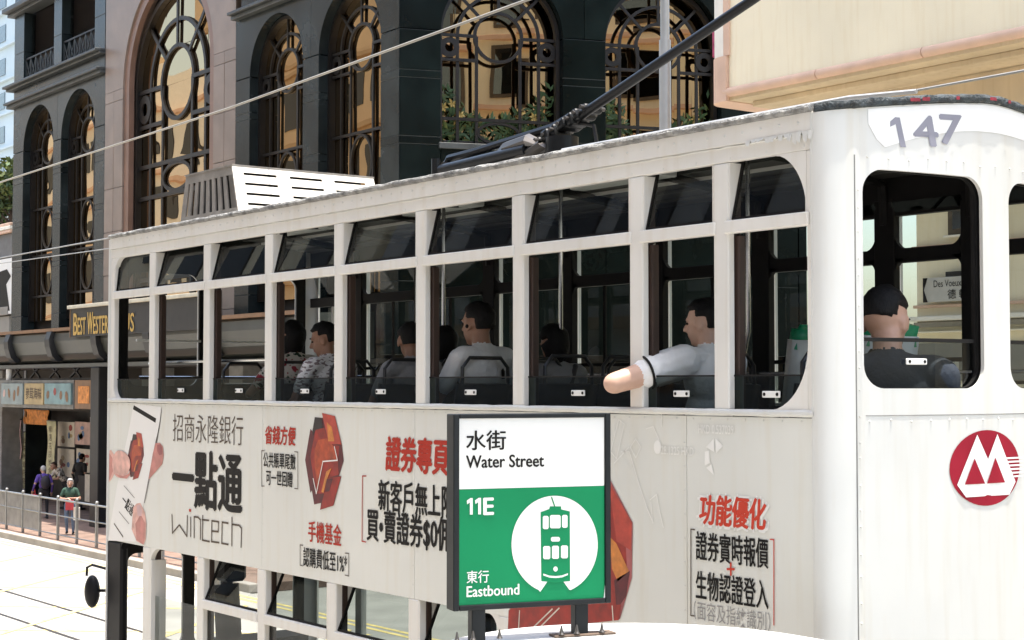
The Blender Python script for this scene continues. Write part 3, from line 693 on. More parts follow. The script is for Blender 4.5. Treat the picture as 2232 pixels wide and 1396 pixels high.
# side of that building on the cross street, as the hotel's corner windows mirror it
for k in range(4):
    y = 10.1 + k * 1.9
    for z in (8.6, 11.8, 14.0):
        f_ = MB().box(OX - .05, OX - .002, y + .9, y + 2.2, z, z + 1.5).build('window', 'window_brown', cb)
        MB().box(OX - .056, OX - .052, y + 1.0, y + 2.1, z + .1, z + 1.4).build('pane', 'plain_glass', f_)
for z in (8.25, 10.6, 11.4, 13.6): MB().box(OX - .30, OX - .002, OY + 1.2, 20, z, z + .14).build('ledge', 'stucco_peach', cb, bevel=.01)
rp(OX + .8, 12, 9.9, 19.5, .3, .15, OZ - .2, 'base_storey', 'beige_dark') if False else None
for k in range(5): MB().box(WX - .04, WX - .002, 10.8 + k * 1.7, 11.8 + k * 1.7, 3.9, 6.4).build('window', 'window_brown', cb)
ms = thing('hanging_shop_sign', 'magenta sign sticking out at the rounded corner of the cream building', 'sign', (OX - .1, OY + .35, 8.0))
za, zb2 = onY(1563, 128, OY + .3)[2], onY(1563, 55, OY + .3)[2]
MB().box(OX - .15, OX - .03, OY + .22, OY + .34, za, zb2).build('sign_face', 'magenta_sign', ms, bevel=.02)
MB().cyl((OX - .08, OY + .28, zb2 - .05), (OX + .05, OY + .28, zb2 - .05), .015, 6).build('bracket', 'canopy_black', ms)

# lamp post
lp = thing('lamp_post', 'slim grey steel lamp post between the trolley pole and the cream building', 'lamp post', (*onY(1450, 280, 8.75)[:2], .15))
lx, ly = onY(1450, 280, 8.75)[0], 8.75; zj = onY(1450, 88, 8.75)[2]
MB().tube([(lx, ly, .15), (lx, ly, zj)], .078, 14).build('shaft', 'lamp_grey', lp, smooth=True)
MB().tube([(lx, ly, zj), (lx, ly, 10.5), (lx, ly - .3, 11.1), (lx, ly - 1.2, 11.4)], .06, 14).build('upper_shaft', 'lamp_grey', lp, smooth=True)
MB().box(lx - .14, lx + .14, ly - 1.9, ly - 1.1, 11.36, 11.46).build('lantern', 'lamp_grey', lp, bevel=.03)
MB().cyl((lx, ly, .15), (lx, ly, .6), .12, 12).build('base_sleeve', 'lamp_grey', lp)

# ------------------------------------------------------------------ far left: annex wall with billboard, trees, pale tower
ax = thing('annex_building', 'low grey annex with a concrete base at the left edge, beside the hotel', 'building', (-52, 14, 0))
BX = -45.6; AY = 12.6
def apx(name, y0, y1, mat, d=0.0, th=.5, par=None):
    z1, z0 = onY(12, y0, AY)[2], onY(12, y1, AY)[2]
    return MB().box(-60, XY(24 if y0 < 560 else 22, AY), AY - d, AY - d + th, z0, z1).build(name, mat, par or ax, bevel=.01, seg=1)
apx('upper_wall', 511, 563, 'wall_grey'); apx('concrete_wall', 690, 760, 'concrete', .05); apx('coping', 670, 688, 'concrete', .12)
apx('stripe', 489, 495, 'stucco_peach', .1); apx('stripe', 496, 503, 'stucco_white', .12); apx('stripe', 504, 510, 'stucco_peach', .1)
MB().box(-60, BX - .2, AY + .6, AY + 8, 0.1, onY(12, 511, AY)[2]).build('core', 'wall_grey', ax)
bb = thing('billboard', 'white billboard with a dark figure shape at the left edge of the street', 'billboard', (BX - 1, AY, 5.9))
z1, z0 = onY(12, 566, AY)[2], onY(12, 686, AY)[2]; bx1 = XY(24, AY - .1)
MB().box(bx1 - 3.2, bx1, AY - .1, AY - .02, z0, z1).build('board', 'plate_white', bb)
MB().poly([(bx1 - 1.2, AY - .105, z1 - .4), (bx1 - .5, AY - .105, z1 - .35), (bx1 - .12, AY - .105, z1 - .6), (bx1 - .55, AY - .105, z1 - .85), (bx1 - .2, AY - .105, z0 + .1), (bx1 - 1.4, AY - .105, z0 + .1)]).build('picture', 'ink_black', bb)
tw = thing('apartment_tower', 'pale blue apartment tower far behind at the left edge', 'building', (-112, 46, 0))
TY = 44.0; tx1 = XY(60, TY)
MB().box(tx1 - 22, tx1, TY, TY + 18, 0, 75).build('wall', 'tower_pale', tw)
wm = MB().box(-.9, .9, -.06, .02, -.75, .75).mesh('window'); wm.materials.append(MATS['tower_glass'])
for i in range(5):
    for j in range(14):
        o = link('window', wm, None, None); o.location = (XY(6, TY) - 3.4 + (i - 2) * 4.4 + 2.2, TY - .02, 14 + j * 3.1); adopt(o, tw)
for j in range(14):
    MB().box(tx1 - 22.2, tx1 + .2, TY - .3, TY - .003, 12.6 + j * 3.1, 12.75 + j * 3.1).build('floor_band', 'tower_pale', tw)

def leaf_cloud(name, mat, parent, centres, n, size, seed):
    rnd = random.Random(seed); m = MB()
    for _ in range(n):
        c, r = rnd.choice(centres)
        d = Vector((rnd.gauss(0, 1), rnd.gauss(0, 1), rnd.gauss(0, 1))).normalized() * r * rnd.random() ** .4
        p = Vector(c) + d; a = Vector((rnd.gauss(0, 1), rnd.gauss(0, 1), rnd.gauss(0, 1))).normalized(); b = a.orthogonal().normalized(); s_ = size * rnd.uniform(.6, 1.4)
        m.add([p - a * s_, p + b * s_ * .45, p + a * s_, p - b * s_ * .45], [(0, 1, 2, 3)])
    return stuff(m.build(name, mat, parent))
def tree(label, x, y, z0, h, rad, seed):
    t = thing('roof_tree', label, 'tree', (x, y, z0), 'trees on the annex roof')
    rnd = random.Random(seed)
    MB().tube([(x, y, z0), (x + .1, y, z0 + h * .3), (x, y + .1, z0 + h * .7)], .14, 8, r2=.05).build('trunk', 'bark', t)
    for k in range(5):
        an = rnd.uniform(0, 6.3); MB().tube([(x, y, z0 + h * (.3 + .08 * k)), (x + math.cos(an) * rad * .7, y + math.sin(an) * rad * .7, z0 + h * (.5 + .1 * k))], .05, 6, r2=.015).build('limb', 'bark', t)
    cs = [((x + rnd.gauss(0, rad * .5), y + rnd.gauss(0, rad * .5), z0 + h * rnd.uniform(.4, 1.0)), rad * rnd.uniform(.3, .55)) for _ in range(14)]
    leaf_cloud('crown', 'leaf_light', t, cs, 1500, .13, seed); leaf_cloud('inner_crown', 'leaf_dark', t, cs, 1100, .13, seed + 1)
zr = onY(12, 511, AY)[2]
tree('small leafy tree on the annex roof nearest the hotel', XY(16, AY + 2.5), AY + 2.5, zr, 2.9, 1.1, 5)
tree('bushy tree on the annex roof at the very left edge', XY(-4, AY + 4), AY + 4, zr, 3.2, 1.2, 8)

# ------------------------------------------------------------------ terrace on the near side of the street (mirrored in the hotel windows)
op = thing('terrace_building', 'long beige terrace on the near side of the street, mirrored in the hotel windows', 'building', (-70, -16, 0))
for k, (x0, x1, hh, mat) in enumerate(((-170, -118, 30, 'beige_wall'), (-117.5, -84, 24, 'stucco_white'), (-83.5, -55, 30, 'beige_wall'), (-54.5, -30, 22, 'stucco_cream'), (-29.5, 50, 30, 'grey_wall'))):
    MB().box(x0, x1, -26, -13, 0, hh).build('wall', mat, op)
    for z in range(5, hh - 1, 4): MB().box(x0, x1, -12.997, -12.6, z, z + .25).build('floor_band', 'beige_dark' if k % 2 == 0 else 'stucco_peach', op)
ow = MB().box(-.8, .8, -.05, .05, -1, 1).mesh('window'); ow.materials.append(MATS['opening_dark'])
for i in range(80):
    for z in (7.2, 11.2, 15.2, 19.2):
        x = -168 + i * 2.7 + (.4 if i % 3 == 0 else 0)
        if any(abs(x - q) < 1.2 for q in (-117.7, -83.7, -54.7, -29.7)): continue
        o = link('window', ow, None, None); o.location = (x, -12.98, z); adopt(o, op)

# ------------------------------------------------------------------ the tram
tram = thing('double_deck_tram', 'white double-deck tram numbered 147 wrapped in a grey bank advert', 'tram', (-4, 1.04, 0))
XL, TW, YC = -8.12, 2.08, 1.04
PXS = [-7.26, -6.255, -5.255, -4.27, -3.27, -2.26, -1.237, -0.608]
PW = 0.105
def T(mb, name, mat, par=None, **k): return mb.build(name, mat, par or tram, **k)
def tbox(name, mat, x0, x1, y0, y1, z0, z1, par=None, bevel=0.004): return T(MB().box(x0, x1, y0, y1, z0, z1), name, mat, par, bevel=bevel, seg=1)
CORN = [(0.112 * math.sin(R(90 * i / 12)) ** .9, 0.18 * (1 - math.cos(R(90 * i / 12)))) for i in range(13)]
def xe(Y):
    y = min(Y, TW - Y)
    if y >= 0.18: return 0.228 - 0.157 * (Y - YC) ** 2
    for (xa, ya), (xb, yb) in zip(CORN[:-1], CORN[1:]):
        if y <= yb: return xa + (xb - xa) * (y - ya) / (yb - ya)
def zroof(Y): return 5.068 + 0.115 * (1 - (math.sqrt(((Y - YC) / YC) ** 2 + .012)) ** 1.2 + .06 * (1 - abs(Y - YC) / YC))
# ends: a bowed shell with window openings
def hole(Y, h):
    y0, y1, z0, z1, r = h
    if Y < y0 - 1e-9 or Y > y1 + 1e-9: return None
    e = min(Y - y0, y1 - Y); c = 0.0
    if e < r: c = r - math.sqrt(max(0, r * r - (r - e) ** 2))
    return z0 + c, z1 - c
HOLES = [(0.195, 0.937, 3.78, 4.80, 0.11), (1.143, 1.885, 3.78, 4.80, 0.11), (0.20, 0.80, 1.45, 2.32, 0.10), (0.90, 1.18, 1.45, 2.32, 0.08), (1.28, 1.88, 1.45, 2.32, 0.10)]
def end_shell(name, mat, off, front=False, zb=0.5, grow=0.0, solid=0.02):
    ys = set([y for _, y in CORN] + [TW - y for _, y in CORN] + [i * 0.06 + .18 for i in range(29)])
    for h in HOLES:
        y0, y1, r = h[0] - grow, h[1] + grow, h[4]
        for i in range(9):
            e = r * (1 - math.cos(R(90 * i / 8))); ys |= {y0 + e, y1 - e}
    ys = sorted(ys); m = MB()
    fx = lambda Y: (XL - xe(Y) + off) if front else xe(Y) - off
    if grow < 0: ys = [y for y in ys if .10 < y < TW - .10]
    for a, b in zip(ys[:-1], ys[1:]):
        if b - a < 1e-5: continue
        cuts = []
        for h in HOLES:
            hh = (h[0] - grow, h[1] + grow, h[2] - grow, h[3] + grow, h[4])
            if hh[0] - 1e-6 <= a and b <= hh[1] + 1e-6:
                cuts.append((hole(a, hh), hole(b, hh)))
        cuts.sort(key=lambda q: q[0][0])
        lo = (zb, zb)
        for ca, cb_ in cuts:
            m.add([(fx(a), a, lo[0]), (fx(b), b, lo[1]), (fx(b), b, cb_[0]), (fx(a), a, ca[0])], [(0, 1, 2, 3)]); lo = (ca[1], cb_[1])
        m.add([(fx(a), a, lo[0]), (fx(b), b, lo[1]), (fx(b), b, zroof(b) - .012), (fx(a), a, zroof(a) - .012)], [(0, 1, 2, 3)])
    me = m.mesh(name); bm = bmesh.new(); bm.from_mesh(me); bmesh.ops.remove_doubles(bm, verts=bm.verts, dist=1e-4); bmesh.ops.recalc_face_normals(bm, faces=bm.faces); bm.to_mesh(me); bm.free()
    o = link(name, me, mat, tram)
    me.polygons.foreach_set('use_smooth', [True] * len(me.polygons))
    md = o.modifiers.new('solid', 'SOLIDIFY'); md.thickness = solid; md.offset = 0
    md = o.modifiers.new('split', 'EDGE_SPLIT'); md.split_angle = R(30)
    return o
end_shell('end_panel', 'tram_white', 0.0); end_shell('end_lining', 'inside_dark', 0.035, grow=-0.004)
end_shell('end_panel', 'tram_white', 0.0, front=True); end_shell('end_lining', 'inside_dark', 0.035, front=True, grow=-0.004)
# sliding lights in the end windows
for h in HOLES[:2]:
    y0, y1 = h[0] - .02, h[1] + .02
    pane = T(MB().grid(lambda u, v: (xe(y0 + (y1 - y0) * u) - .045, y0 + (y1 - y0) * u, 3.76 + .24 * v), 8, 1), 'end_pane', 'tram_glass', smooth=True)
    T(MB().grid(lambda u, v: (xe(y0 + (y1 - y0) * u) - .046, y0 + (y1 - y0) * u, 4.0 + .018 * v), 8, 1), 'pane_edge', 'inside_dark', pane, solid=.014)
    yc = (y0 + y1) / 2 - .03
    hp = T(MB().box(xe(yc) - .043, xe(yc) - .033, yc - .075, yc + .075, 3.892, 3.922), 'pull_plate', 'plate_white', pane, bevel=.006)
    for e in (-.055, .055): T(MB().cyl((xe(yc) - .034, yc + e, 3.907), (xe(yc) - .030, yc + e, 3.907), .008, 8), 'screw_hole', 'ink_black', pane)
    T(MB().box(xe(y1) - .055, xe(y1) - .035, y1 - .03, y1 - .012, 3.76, 4.82), 'pane_guide', 'inside_dark', pane)
# white number board under the roof edge
m = MB(); n = 36
zlow = lambda Y: 4.885 + .145 * (1 - ((Y - YC) / .78) ** 2)
pts = []
for i in range(n + 1):
    Y = .225 + (1.855 - .225) * i / n
    tip = min(1.0, (min(Y, TW - Y) - .215) / .085)
    zt_ = zroof(Y) - .02; lo = max(zlow(Y), 4.875); mid = zt_ - .05
    pts.append((Y, mid + (lo - mid) * max(0, tip), zt_))
for (a, l0, t0), (b, l1, t1) in zip(pts[:-1], pts[1:]):
    m.add([(xe(a) + .0125, a, l0), (xe(b) + .0125, b, l1), (xe(b) + .0125, b, t1), (xe(a) + .0125, a, t0)], [(0, 1, 2, 3)])
nb = T(m, 'number_board', 'canopy_white', smooth=True)
def endbend(p): return (xe(p[1]) + p[0], p[1], p[2])
for ch, y0, y1, yt, yb in (('1', .345, .455, (1945, 257), (1968, 318)), ('4', .475, .62, (2005, 254), (2030, 313)), ('7', .645, .785, (2065, 250), (2065, 305))):
    zb_ = {'1': 4.912, '4': 4.926, '7': 4.945}[ch]
    if ch == '1':
        P = [(.52, 0), (.82, 0), (.50, 1), (.26, 1), (.0, .84), (.0, .66), (.28, .76)]
        me = MB().poly([endbend((.0137, y0 + (y1 - y0) * a, zb_ + .138 * b)) for a, b in P]).mesh('fleet_number'); link('fleet_number', me, 'ink_number', tram)
    else:
        text3('fleet_number', ch, (.0137, y0 + (.02 if ch == '4' else 0), zb_), (.0137, y1 + (.02 if ch == '4' else 0), zb_ + .006), (.0137, y0 - (.01 if ch == '4' else 0), zb_ + .138), 'ink_number', tram, off=.045, bend=endbend)
# round red bank mark on the end
def onend(y, z, o): return (xe(y) + o, y, z)
lc, lz, lr, lrz = .945, 3.397, .262, .182
LR = .182; lsx = lr / .262
def logo_pt(u, v, o=.016): return onend(lc + u * .262, lz + v * .182, o)
def fan(pts, o, mat, nm, k=1):
    P = [logo_pt(u, v, o) for u, v in pts]; return T(MB().poly(P), nm, mat)
m = MB(); ring = 48
m.add([logo_pt(r_ * math.cos(2 * math.pi * i / ring), r_ * math.sin(2 * math.pi * i / ring), .0125) for r_ in (0.001, .25, .5, .75, 1) for i in range(ring)],
      [(k * ring + i, k * ring + (i + 1) % ring, (k + 1) * ring + (i + 1) % ring, (k + 1) * ring + i) for k in range(4) for i in range(ring)])
T(m, 'bank_mark', 'ink_logo')
def strip(P, o, mat, nm):
    """thin triangles laid on the curved end"""
    m = MB(); c = (sum(p[0] for p in P) / len(P), sum(p[1] for p in P) / len(P)); 
    m.add([logo_pt(*p, o) for p in P], [tuple(range(len(P)))]); me = m.mesh(nm)
    bm = bmesh.new(); bm.from_mesh(me); bmesh.ops.triangulate(bm, faces=bm.faces); bm.to_mesh(me); bm.free(); return link(nm, me, mat, tram)
def lg(zx, zy): return ((zx - 1064) / 198.0, -(zy - 416) / 212.0)
strip([lg(*p) for p in ((900, 503), (1008, 228), (1066, 368), (1122, 228), (1230, 503), (1190, 574), (945, 574))], .0165, 'canopy_white', 'bank_mark_letter')
strip([lg(*p) for p in ((936, 503), (990, 360), (1046, 503))], .0195, 'ink_logo', 'bank_mark_letter')
strip([lg(*p) for p in ((1056, 503), (1106, 360), (1162, 503))], .0195, 'ink_logo', 'bank_mark_letter')
for i in range(6):
    z = 362 + i * 21
    strip([lg(*p) for p in ((1172 + i * 9, z), (1275, z), (1275, z + 10), (1176 + i * 9, z + 10))], .0165, 'canopy_white', 'bank_mark_stripe')

# side toward us: lower panels, belt, posts, fascia
edges = [XL, -5.33, -3.33, -0.86, 0.0]
for a, b in zip(edges[:-1], edges[1:]): tbox('side_panel', 'tram_wrap', a + .0015, b - .0015, 0, .03, 2.462, 3.643, bevel=.002)
tbox('panel_backing', 'joint', XL, 0, .031, .05, 2.47, 3.64)
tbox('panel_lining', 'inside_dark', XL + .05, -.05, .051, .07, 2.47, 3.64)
m = MB(); n = 120                                               # worn sill edge
m.grid(lambda u, v: (XL + 8.12 * u, (-.016 if 0 < v < 1 else 0.0) + .003 * mnoise.noise((u * 90, v, 0)), 3.646 + .034 * v + .004 * mnoise.noise((u * 70, 3, v))), n, 3)
T(m, 'sill', 'tram_white', smooth=True); tbox('sill_shelf', 'tram_frame', XL, 0, .002, .06, 3.648, 3.674)
tbox('fascia', 'tram_frame', XL, 0, 0, .04, 4.888, 4.962); tbox('eave_strip', 'tram_frame', XL - .002, 0.003, -.010, .035, 4.965, 5.066, bevel=.006)
tbox('fascia_lining', 'inside_dark', XL + .04, -.03, .042, .07, 4.95, 5.05)
m = MB()
for i in range(160): m.add([(XL + i * .05075, -.0102, 4.962 + .006 * mnoise.noise((i * .7, 0, 0))), (XL + (i + 1) * .05075, -.0102, 4.962 + .006 * mnoise.noise(((i + 1) * .7, 0, 0))), (XL + (i + 1) * .05075, .001, 4.958), (XL + i * .05075, .001, 4.958)], [(0, 1, 2, 3)])
T(m, 'paint_edge', 'tram_white')
opens = []; e = [XL + .085] + [v for p in PXS for v in (p - PW / 2, p + PW / 2)] + [-.045]
for i in range(0, len(e), 2): opens.append((e[i], e[i + 1]))
for p in PXS:
    po = tbox('window_post', 'tram_frame', p - PW / 2, p + PW / 2, -.002, .045, 3.676, 4.886, bevel=.007)
    tbox('post_lining', 'inside_wood', p - .05, p + .075, .047, .095, 3.676, 4.53, po); tbox('post_lining', 'inside_wood', p - .048, p + .048, .047, .095, 4.535, 4.86, po)
tbox('window_post', 'tram_frame', XL, XL + .085, 0, .045, 3.676, 4.886); tbox('window_post', 'tram_frame', -.045, .0, 0, .045, 3.676, 4.886)
def fillet(cx, cz, r, sx, sz, y0, y1, mat, name='window_corner', rz=None):
    rz = rz or r; P = [(cx, cz)]
    for i in range(13):
        a = R(90 * i / 12); P.append((cx + sx * r * (1 - math.cos(a)), cz + sz * rz * (1 - math.sin(a))))
    P = [P[0]] + P[1:]
    return T(MB().prism([(x, y0, z) for x, z in P], (0, y1 - y0, 0)), name, mat)
fillet(opens[0][0] - .001, 4.887, .15, 1, -1, .001, .04, 'tram_frame'); fillet(opens[0][0] - .001, 3.675, .12, 1, 1, .001, .04, 'tram_frame')
fillet(opens[-1][1] + .001, 4.887, .22, -1, -1, .001, .04, 'tram_frame', rz=.30); fillet(opens[-1][1] + .001, 3.675, .26, -1, 1, .001, .04, 'tram_frame', rz=.30)
for i, (a, b) in enumerate(opens):
    tbox('mid_rail', 'tram_frame', a - .02, b + .02, -.014, .03, 4.536, 4.600, bevel=.006)
    # hopper light hinged at its foot, leaning inwards
    y0, y1, z0, z1 = .02, (.105 if i else .05), 4.606, 4.945 if i else 4.90
    hp = T(MB().poly([(a + .02, y0, z0 + .012), (b - .02, y0, z0 + .012), (b - .02, y1, z1), (a + .02, y1, z1)]), 'hopper_pane', 'tram_glass')
    for q0, q1 in (((a + .012, y0, z0), (b - .012, y0, z0)), ((a + .012, y1, z1), (b - .012, y1, z1)), ((a + .012, y0, z0), (a + .012, y1, z1)), ((b - .012, y0, z0), (b - .012, y1, z1))):
        T(MB().bar(q0, q1, .016, .016), 'hopper_frame', 'inside_dark', hp)
    for xx in (a + .001, b - .009):
        T(MB().prism([(xx, .003, 4.601), (xx, .03, 4.601), (xx, y1 - .002, 4.885), (xx, .003, 4.885)], (.008, 0, 0)), 'hopper_cheek', 'tram_frame')
    # dropped light: only its upper edge stands above the sill
    top = 3.838
    dp = T(MB().poly([(a, .036, 3.678), (b, .036, 3.678), (b, .036, top), (a, .036, top)]), 'dropped_pane', 'tram_glass_dark')
    T(MB().box(a, b, .032, .040, top, top + .008), 'pane_edge', 'inside_dark', dp)
    T(MB().box(a, a + .05, .041, .05, 3.678, top), 'pane_guide', 'shop_grey', dp)
    if i not in (0,):
        xc = (a + b) / 2; zc = 3.752
        T(MB().box(xc - .058, xc + .058, .022, .030, zc - .016, zc + .016), 'pull_plate', 'plate_white', dp, bevel=.005)
        for q in (-.042, .042): T(MB().cyl((xc + q, .0225, zc), (xc + q, .0195, zc), .0085, 8), 'screw_hole', 'ink_black', dp)
m = MB()                                                        # rivet heads
for i in range(67):
    x = XL + .05 + i * .121
    m.ball((x, -.0105, 5.020 + random.uniform(-.003, .003)), .0075, 6, 4, (1, .6, 1))
    if i % 2 == 0: m.ball((x + .03, -.001, 4.906), .0055, 6, 4, (1, .6, 1))
    m.ball((x, -.001, 3.628), .0055, 6, 4, (1, .6, 1))
for xx in (-5.315, -3.345, -.875):
    for k in range(9): m.ball((xx, -.001, 2.55 + k * .12), .005, 6, 4, (1, .6, 1))
for k in range(30): m.ball((-.018, -.001, 2.5 + k * .085), .006, 6, 4, (1, .6, 1)); m.ball((.085, .085, 2.5 + k * .085), .006, 6, 4)
stuff(T(m, 'rivets', 'tram_white'))
for yy in (.145, 1.935): T(MB().box(xe(yy) + .0095, xe(yy) + .0125, yy - .003, yy + .003, 2.4, 4.86), 'panel_seam', 'shop_grey')
T(MB().tube([(xe(.2 + 1.68 * i / 24) + .0096, .2 + 1.68 * i / 24, 3.655) for i in range(25)], .003, 5), 'panel_seam', 'shop_grey')
m = MB()
for k in range(15):
    yy = .22 + k * .117; m.ball((xe(yy) + .0105, yy, 3.63 + random.uniform(-.004, .004)), .006, 6, 4); m.ball((xe(yy) + .0105, yy, 4.86 + random.uniform(-.01, .01)), .006, 6, 4)
for k in range(22): m.ball((xe(.165) + .0105, .165, 2.5 + k * .105 + random.uniform(-.02, .02)), .0055, 6, 4)
stuff(T(m, 'end_rivets', 'tram_white'))
tbox('corner_trim', 'tram_white', -.016, .003, -.0105, .004, .5, 5.062, bevel=.005); tbox('corner_trim', 'tram_white', XL - .006, XL + .016, -.007, .012, 2.46, 5.062, bevel=.005)
# peeling paint flakes at the top of the corner pillar
m = MB()
for i in range(14):
    x = -.42 + i * .03 + random.uniform(-.01, .01); h = random.uniform(.01, .03) * (1 + (i > 8))
    m.add([(x, -.013, 4.975), (x + .035, -.014, 4.975), (x + .03, -.018, 4.975 - h), (x + .008, -.017, 4.97 - h * .7)], [(0, 1, 2, 3)])
T(m, 'peeling_paint', 'tram_white', solid=.002)

# far side of the upper deck
for p in PXS:
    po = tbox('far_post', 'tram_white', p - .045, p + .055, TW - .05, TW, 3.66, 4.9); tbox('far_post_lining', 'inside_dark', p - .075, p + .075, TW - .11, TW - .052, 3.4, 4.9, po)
    for sz, z in ((-1, 4.545), (1, 4.60)):                       # curved brackets at the far mid rail
        for sx in (-1, 1):
            P = [(p + sx * .074, z)] + [(p + sx * (.074 + .09 * (1 - math.cos(R(90 * i / 6)))), z + sz * .09 * (1 - math.sin(R(90 * i / 6)))) for i in range(7)]
            T(MB().prism([(x, TW - .1, zz) for x, zz in P], (0, .03, 0)), 'rail_bracket', 'inside_dark', po)
tbox('far_mid_rail', 'tram_white', XL, 0, TW - .04, TW, 4.545, 4.60); tbox('far_rail_lining', 'inside_dark', XL, 0, TW - .10, TW - .042, 4.52, 4.605)
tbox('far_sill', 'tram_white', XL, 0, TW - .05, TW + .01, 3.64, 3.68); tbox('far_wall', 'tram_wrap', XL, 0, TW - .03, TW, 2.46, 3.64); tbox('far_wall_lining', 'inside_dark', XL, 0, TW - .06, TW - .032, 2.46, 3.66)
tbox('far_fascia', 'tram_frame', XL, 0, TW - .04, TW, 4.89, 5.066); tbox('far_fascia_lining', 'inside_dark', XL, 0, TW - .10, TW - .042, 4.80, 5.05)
for i, (a, b) in enumerate(zip([XL] + PXS, PXS + [0.0])):         # far-side lights with a meeting bar; tinted panes added to darken the view
    a += .06; b -= .06; xm = a + (b - a) * (.5 if i % 2 else .36)
    fp = T(MB().poly([(a, TW - .03, 3.69), (b, TW - .03, 3.69), (b, TW - .03, 4.54), (a, TW - .03, 4.54)]), 'far_pane', 'far_dim_glass')
    if i < 7: T(MB().box(xm - .014, xm + .014, TW - .05, TW - .035, 3.69, 4.52), 'meeting_bar', 'inside_dark' if i % 3 else 'tram_frame', fp)
    T(MB().box(a, b, TW - .055, TW - .035, 3.80 if i == 8 else 3.93, 3.82 if i == 8 else 3.955), 'pane_rail', 'inside_dark', fp)
    T(MB().poly([(a, TW - .03, 4.61), (b, TW - .03, 4.61), (b, TW - .12, 4.88), (a, TW - .12, 4.88)]), 'far_hopper', 'far_dim_glass')
tbox('far_grab_bar', 'chrome', XL + .1, -.1, TW - .15, TW - .13, 3.86, 3.88)
# roof, ceiling, hoops
def roof_pt(u, v, dz):
    Y = TW * v; x0, x1 = XL - xe(Y) - .02, xe(Y) + .02; return (x0 + (x1 - x0) * u, Y, zroof(Y) + dz)
T(MB().grid(lambda u, v: roof_pt(u, v, .004), 40, 24), 'roof', 'roof_felt', smooth=True, solid=.02)
T(MB().grid(lambda u, v: (XL + 8.05 * u + .03, .07 + (TW - .14) * v, zroof(.07 + (TW - .14) * v) - .05), 30, 12), 'ceiling', 'ceiling_paint', smooth=True)
for k in range(9):
    Y = .28 + k * .19; T(MB().box(XL + .1, -.05, Y - .012, Y + .012, zroof(Y) - .072, zroof(Y) - .052), 'ceiling_slat', 'tram_frame' if k in (2, 6) else 'ceiling_paint')
for p in PXS:
    T(MB().tube([(p, .1, 4.75), (p, .12, 4.88)] + [(p, .12 + 1.84 * i / 12, zroof(.12 + 1.84 * i / 12) - .09) for i in range(13)] + [(p, TW - .1, 4.75)], .03, 6), 'roof_hoop', 'inside_dark')
for k in range(4):
    lx_ = -7.0 + k * 2.0; T(MB().box(lx_, lx_ + .9, .98, 1.10, zroof(YC) - .12, zroof(YC) - .075), 'ceiling_lamp', 'plate_white', bevel=.01)
m = MB(); N = 170                                               # ragged felt along the roof edge
def edge_path(side):
    P = []
    if side == 'near': return [(XL + 8.12 * i / N, -.012 + .004 * mnoise.noise((i * .4, 1, 0)), 5.080 + .005 * mnoise.noise((i * .35, 2, 0))) for i in range(N + 1)]
    return [(xe(TW * i / 60) + .012, TW * i / 60, zroof(TW * i / 60) + .010 + .004 * mnoise.noise((i * .6, 5, 0))) for i in range(61)]
T(MB().tube(edge_path('near'), .019, 8, True, .07), 'roof_edge', 'roof_edge', smooth=True)
T(MB().tube(edge_path('end'), .021, 8, True, .16), 'roof_edge', 'grime_edge', smooth=True)
T(MB().tube([(x, TW - y, z) for x, y, z in edge_path('near')], .026, 8, True, .22), 'roof_edge', 'roof_edge', smooth=True)
m = MB()
for i in range(7):
    y = random.choice((.42, .46, .52, .75, .78, .95, 1.1)) + random.uniform(-.03, .03); w = random.uniform(.02, .055)
    m.add([(xe(y) + .0355, y, zroof(y) + .002), (xe(y + w) + .0355, y + w, zroof(y) + .004), (xe(y + w) + .0355, y + w * .9, zroof(y) + .02), (xe(y) + .0355, y, zroof(y) + .018)], [(0, 1, 2, 3)])
stuff(T(m, 'red_paint_scraps', 'red_scrap'))
tbox('upper_floor', 'deck_floor', XL + .03, -.03, .05, TW - .05, 2.86, 2.92); tbox('lower_ceiling', 'inside_dark', XL + .03, -.03, .05, TW - .05, 2.50, 2.855)

# lower deck
LP = [-7.30, -6.33, -5.335, -4.345, -3.335, -2.39]
for i, p in enumerate(LP):
    po = tbox('lower_post', 'tram_frame', p - (.09 if i == 0 else .055), p + .055, -.002, .045, 1.2, 2.461, bevel=.006); tbox('post_lining', 'inside_wood', p - .05, p + .07, .047, .09, 1.2, 2.46, po)
    tbox('far_lower_post', 'inside_dark' if i else 'tram_white', p - .05, p + .05, TW - .06, TW, .6, 2.461)
for i, (a, b) in enumerate(zip(LP[:-1], LP[1:])):
    a += .055; b -= .055
    if i:
        tbox('lower_mid_rail', 'tram_frame', a, b, -.014, .05, 2.075, 2.145, bevel=.006)
        hp = T(MB().poly([(a + .02, .02, 2.155), (b - .02, .02, 2.155), (b - .02, .15, 2.45), (a + .02, .15, 2.45)]), 'hopper_pane', 'tram_glass' if i < 2 else 'tram_glass_dark')
        for q0, q1 in (((a + .012, .02, 2.15), (b - .012, .02, 2.15)), ((a + .012, .15, 2.45), (b - .012, .15, 2.45)), ((a + .012, .02, 2.15), (a + .012, .15, 2.45)), ((b - .012, .02, 2.15), (b - .012, .15, 2.45))):
            T(MB().bar(q0, q1, .018, .018), 'hopper_frame', 'inside_dark', hp)
        for xx in (a + .001, b - .009): T(MB().prism([(xx, .003, 2.147), (xx, .03, 2.147), (xx, .17, 2.458), (xx, .003, 2.458)], (.008, 0, 0)), 'hopper_cheek', 'tram_frame')
    else:
        fillet(a - .001, 2.4625, .17, 1, -1, .001, .04, 'tram_frame', rz=.13)
        for xx in (a,): T(MB().box(xx, xx + .02, .0, .13, 1.2, 2.36), 'window_cheek', 'tram_frame')
    T(MB().poly([(a, .036, 1.25), (b, .036, 1.25), (b, .036, 2.07), (a, .036, 2.07)]), 'lower_pane', 'tram_glass')
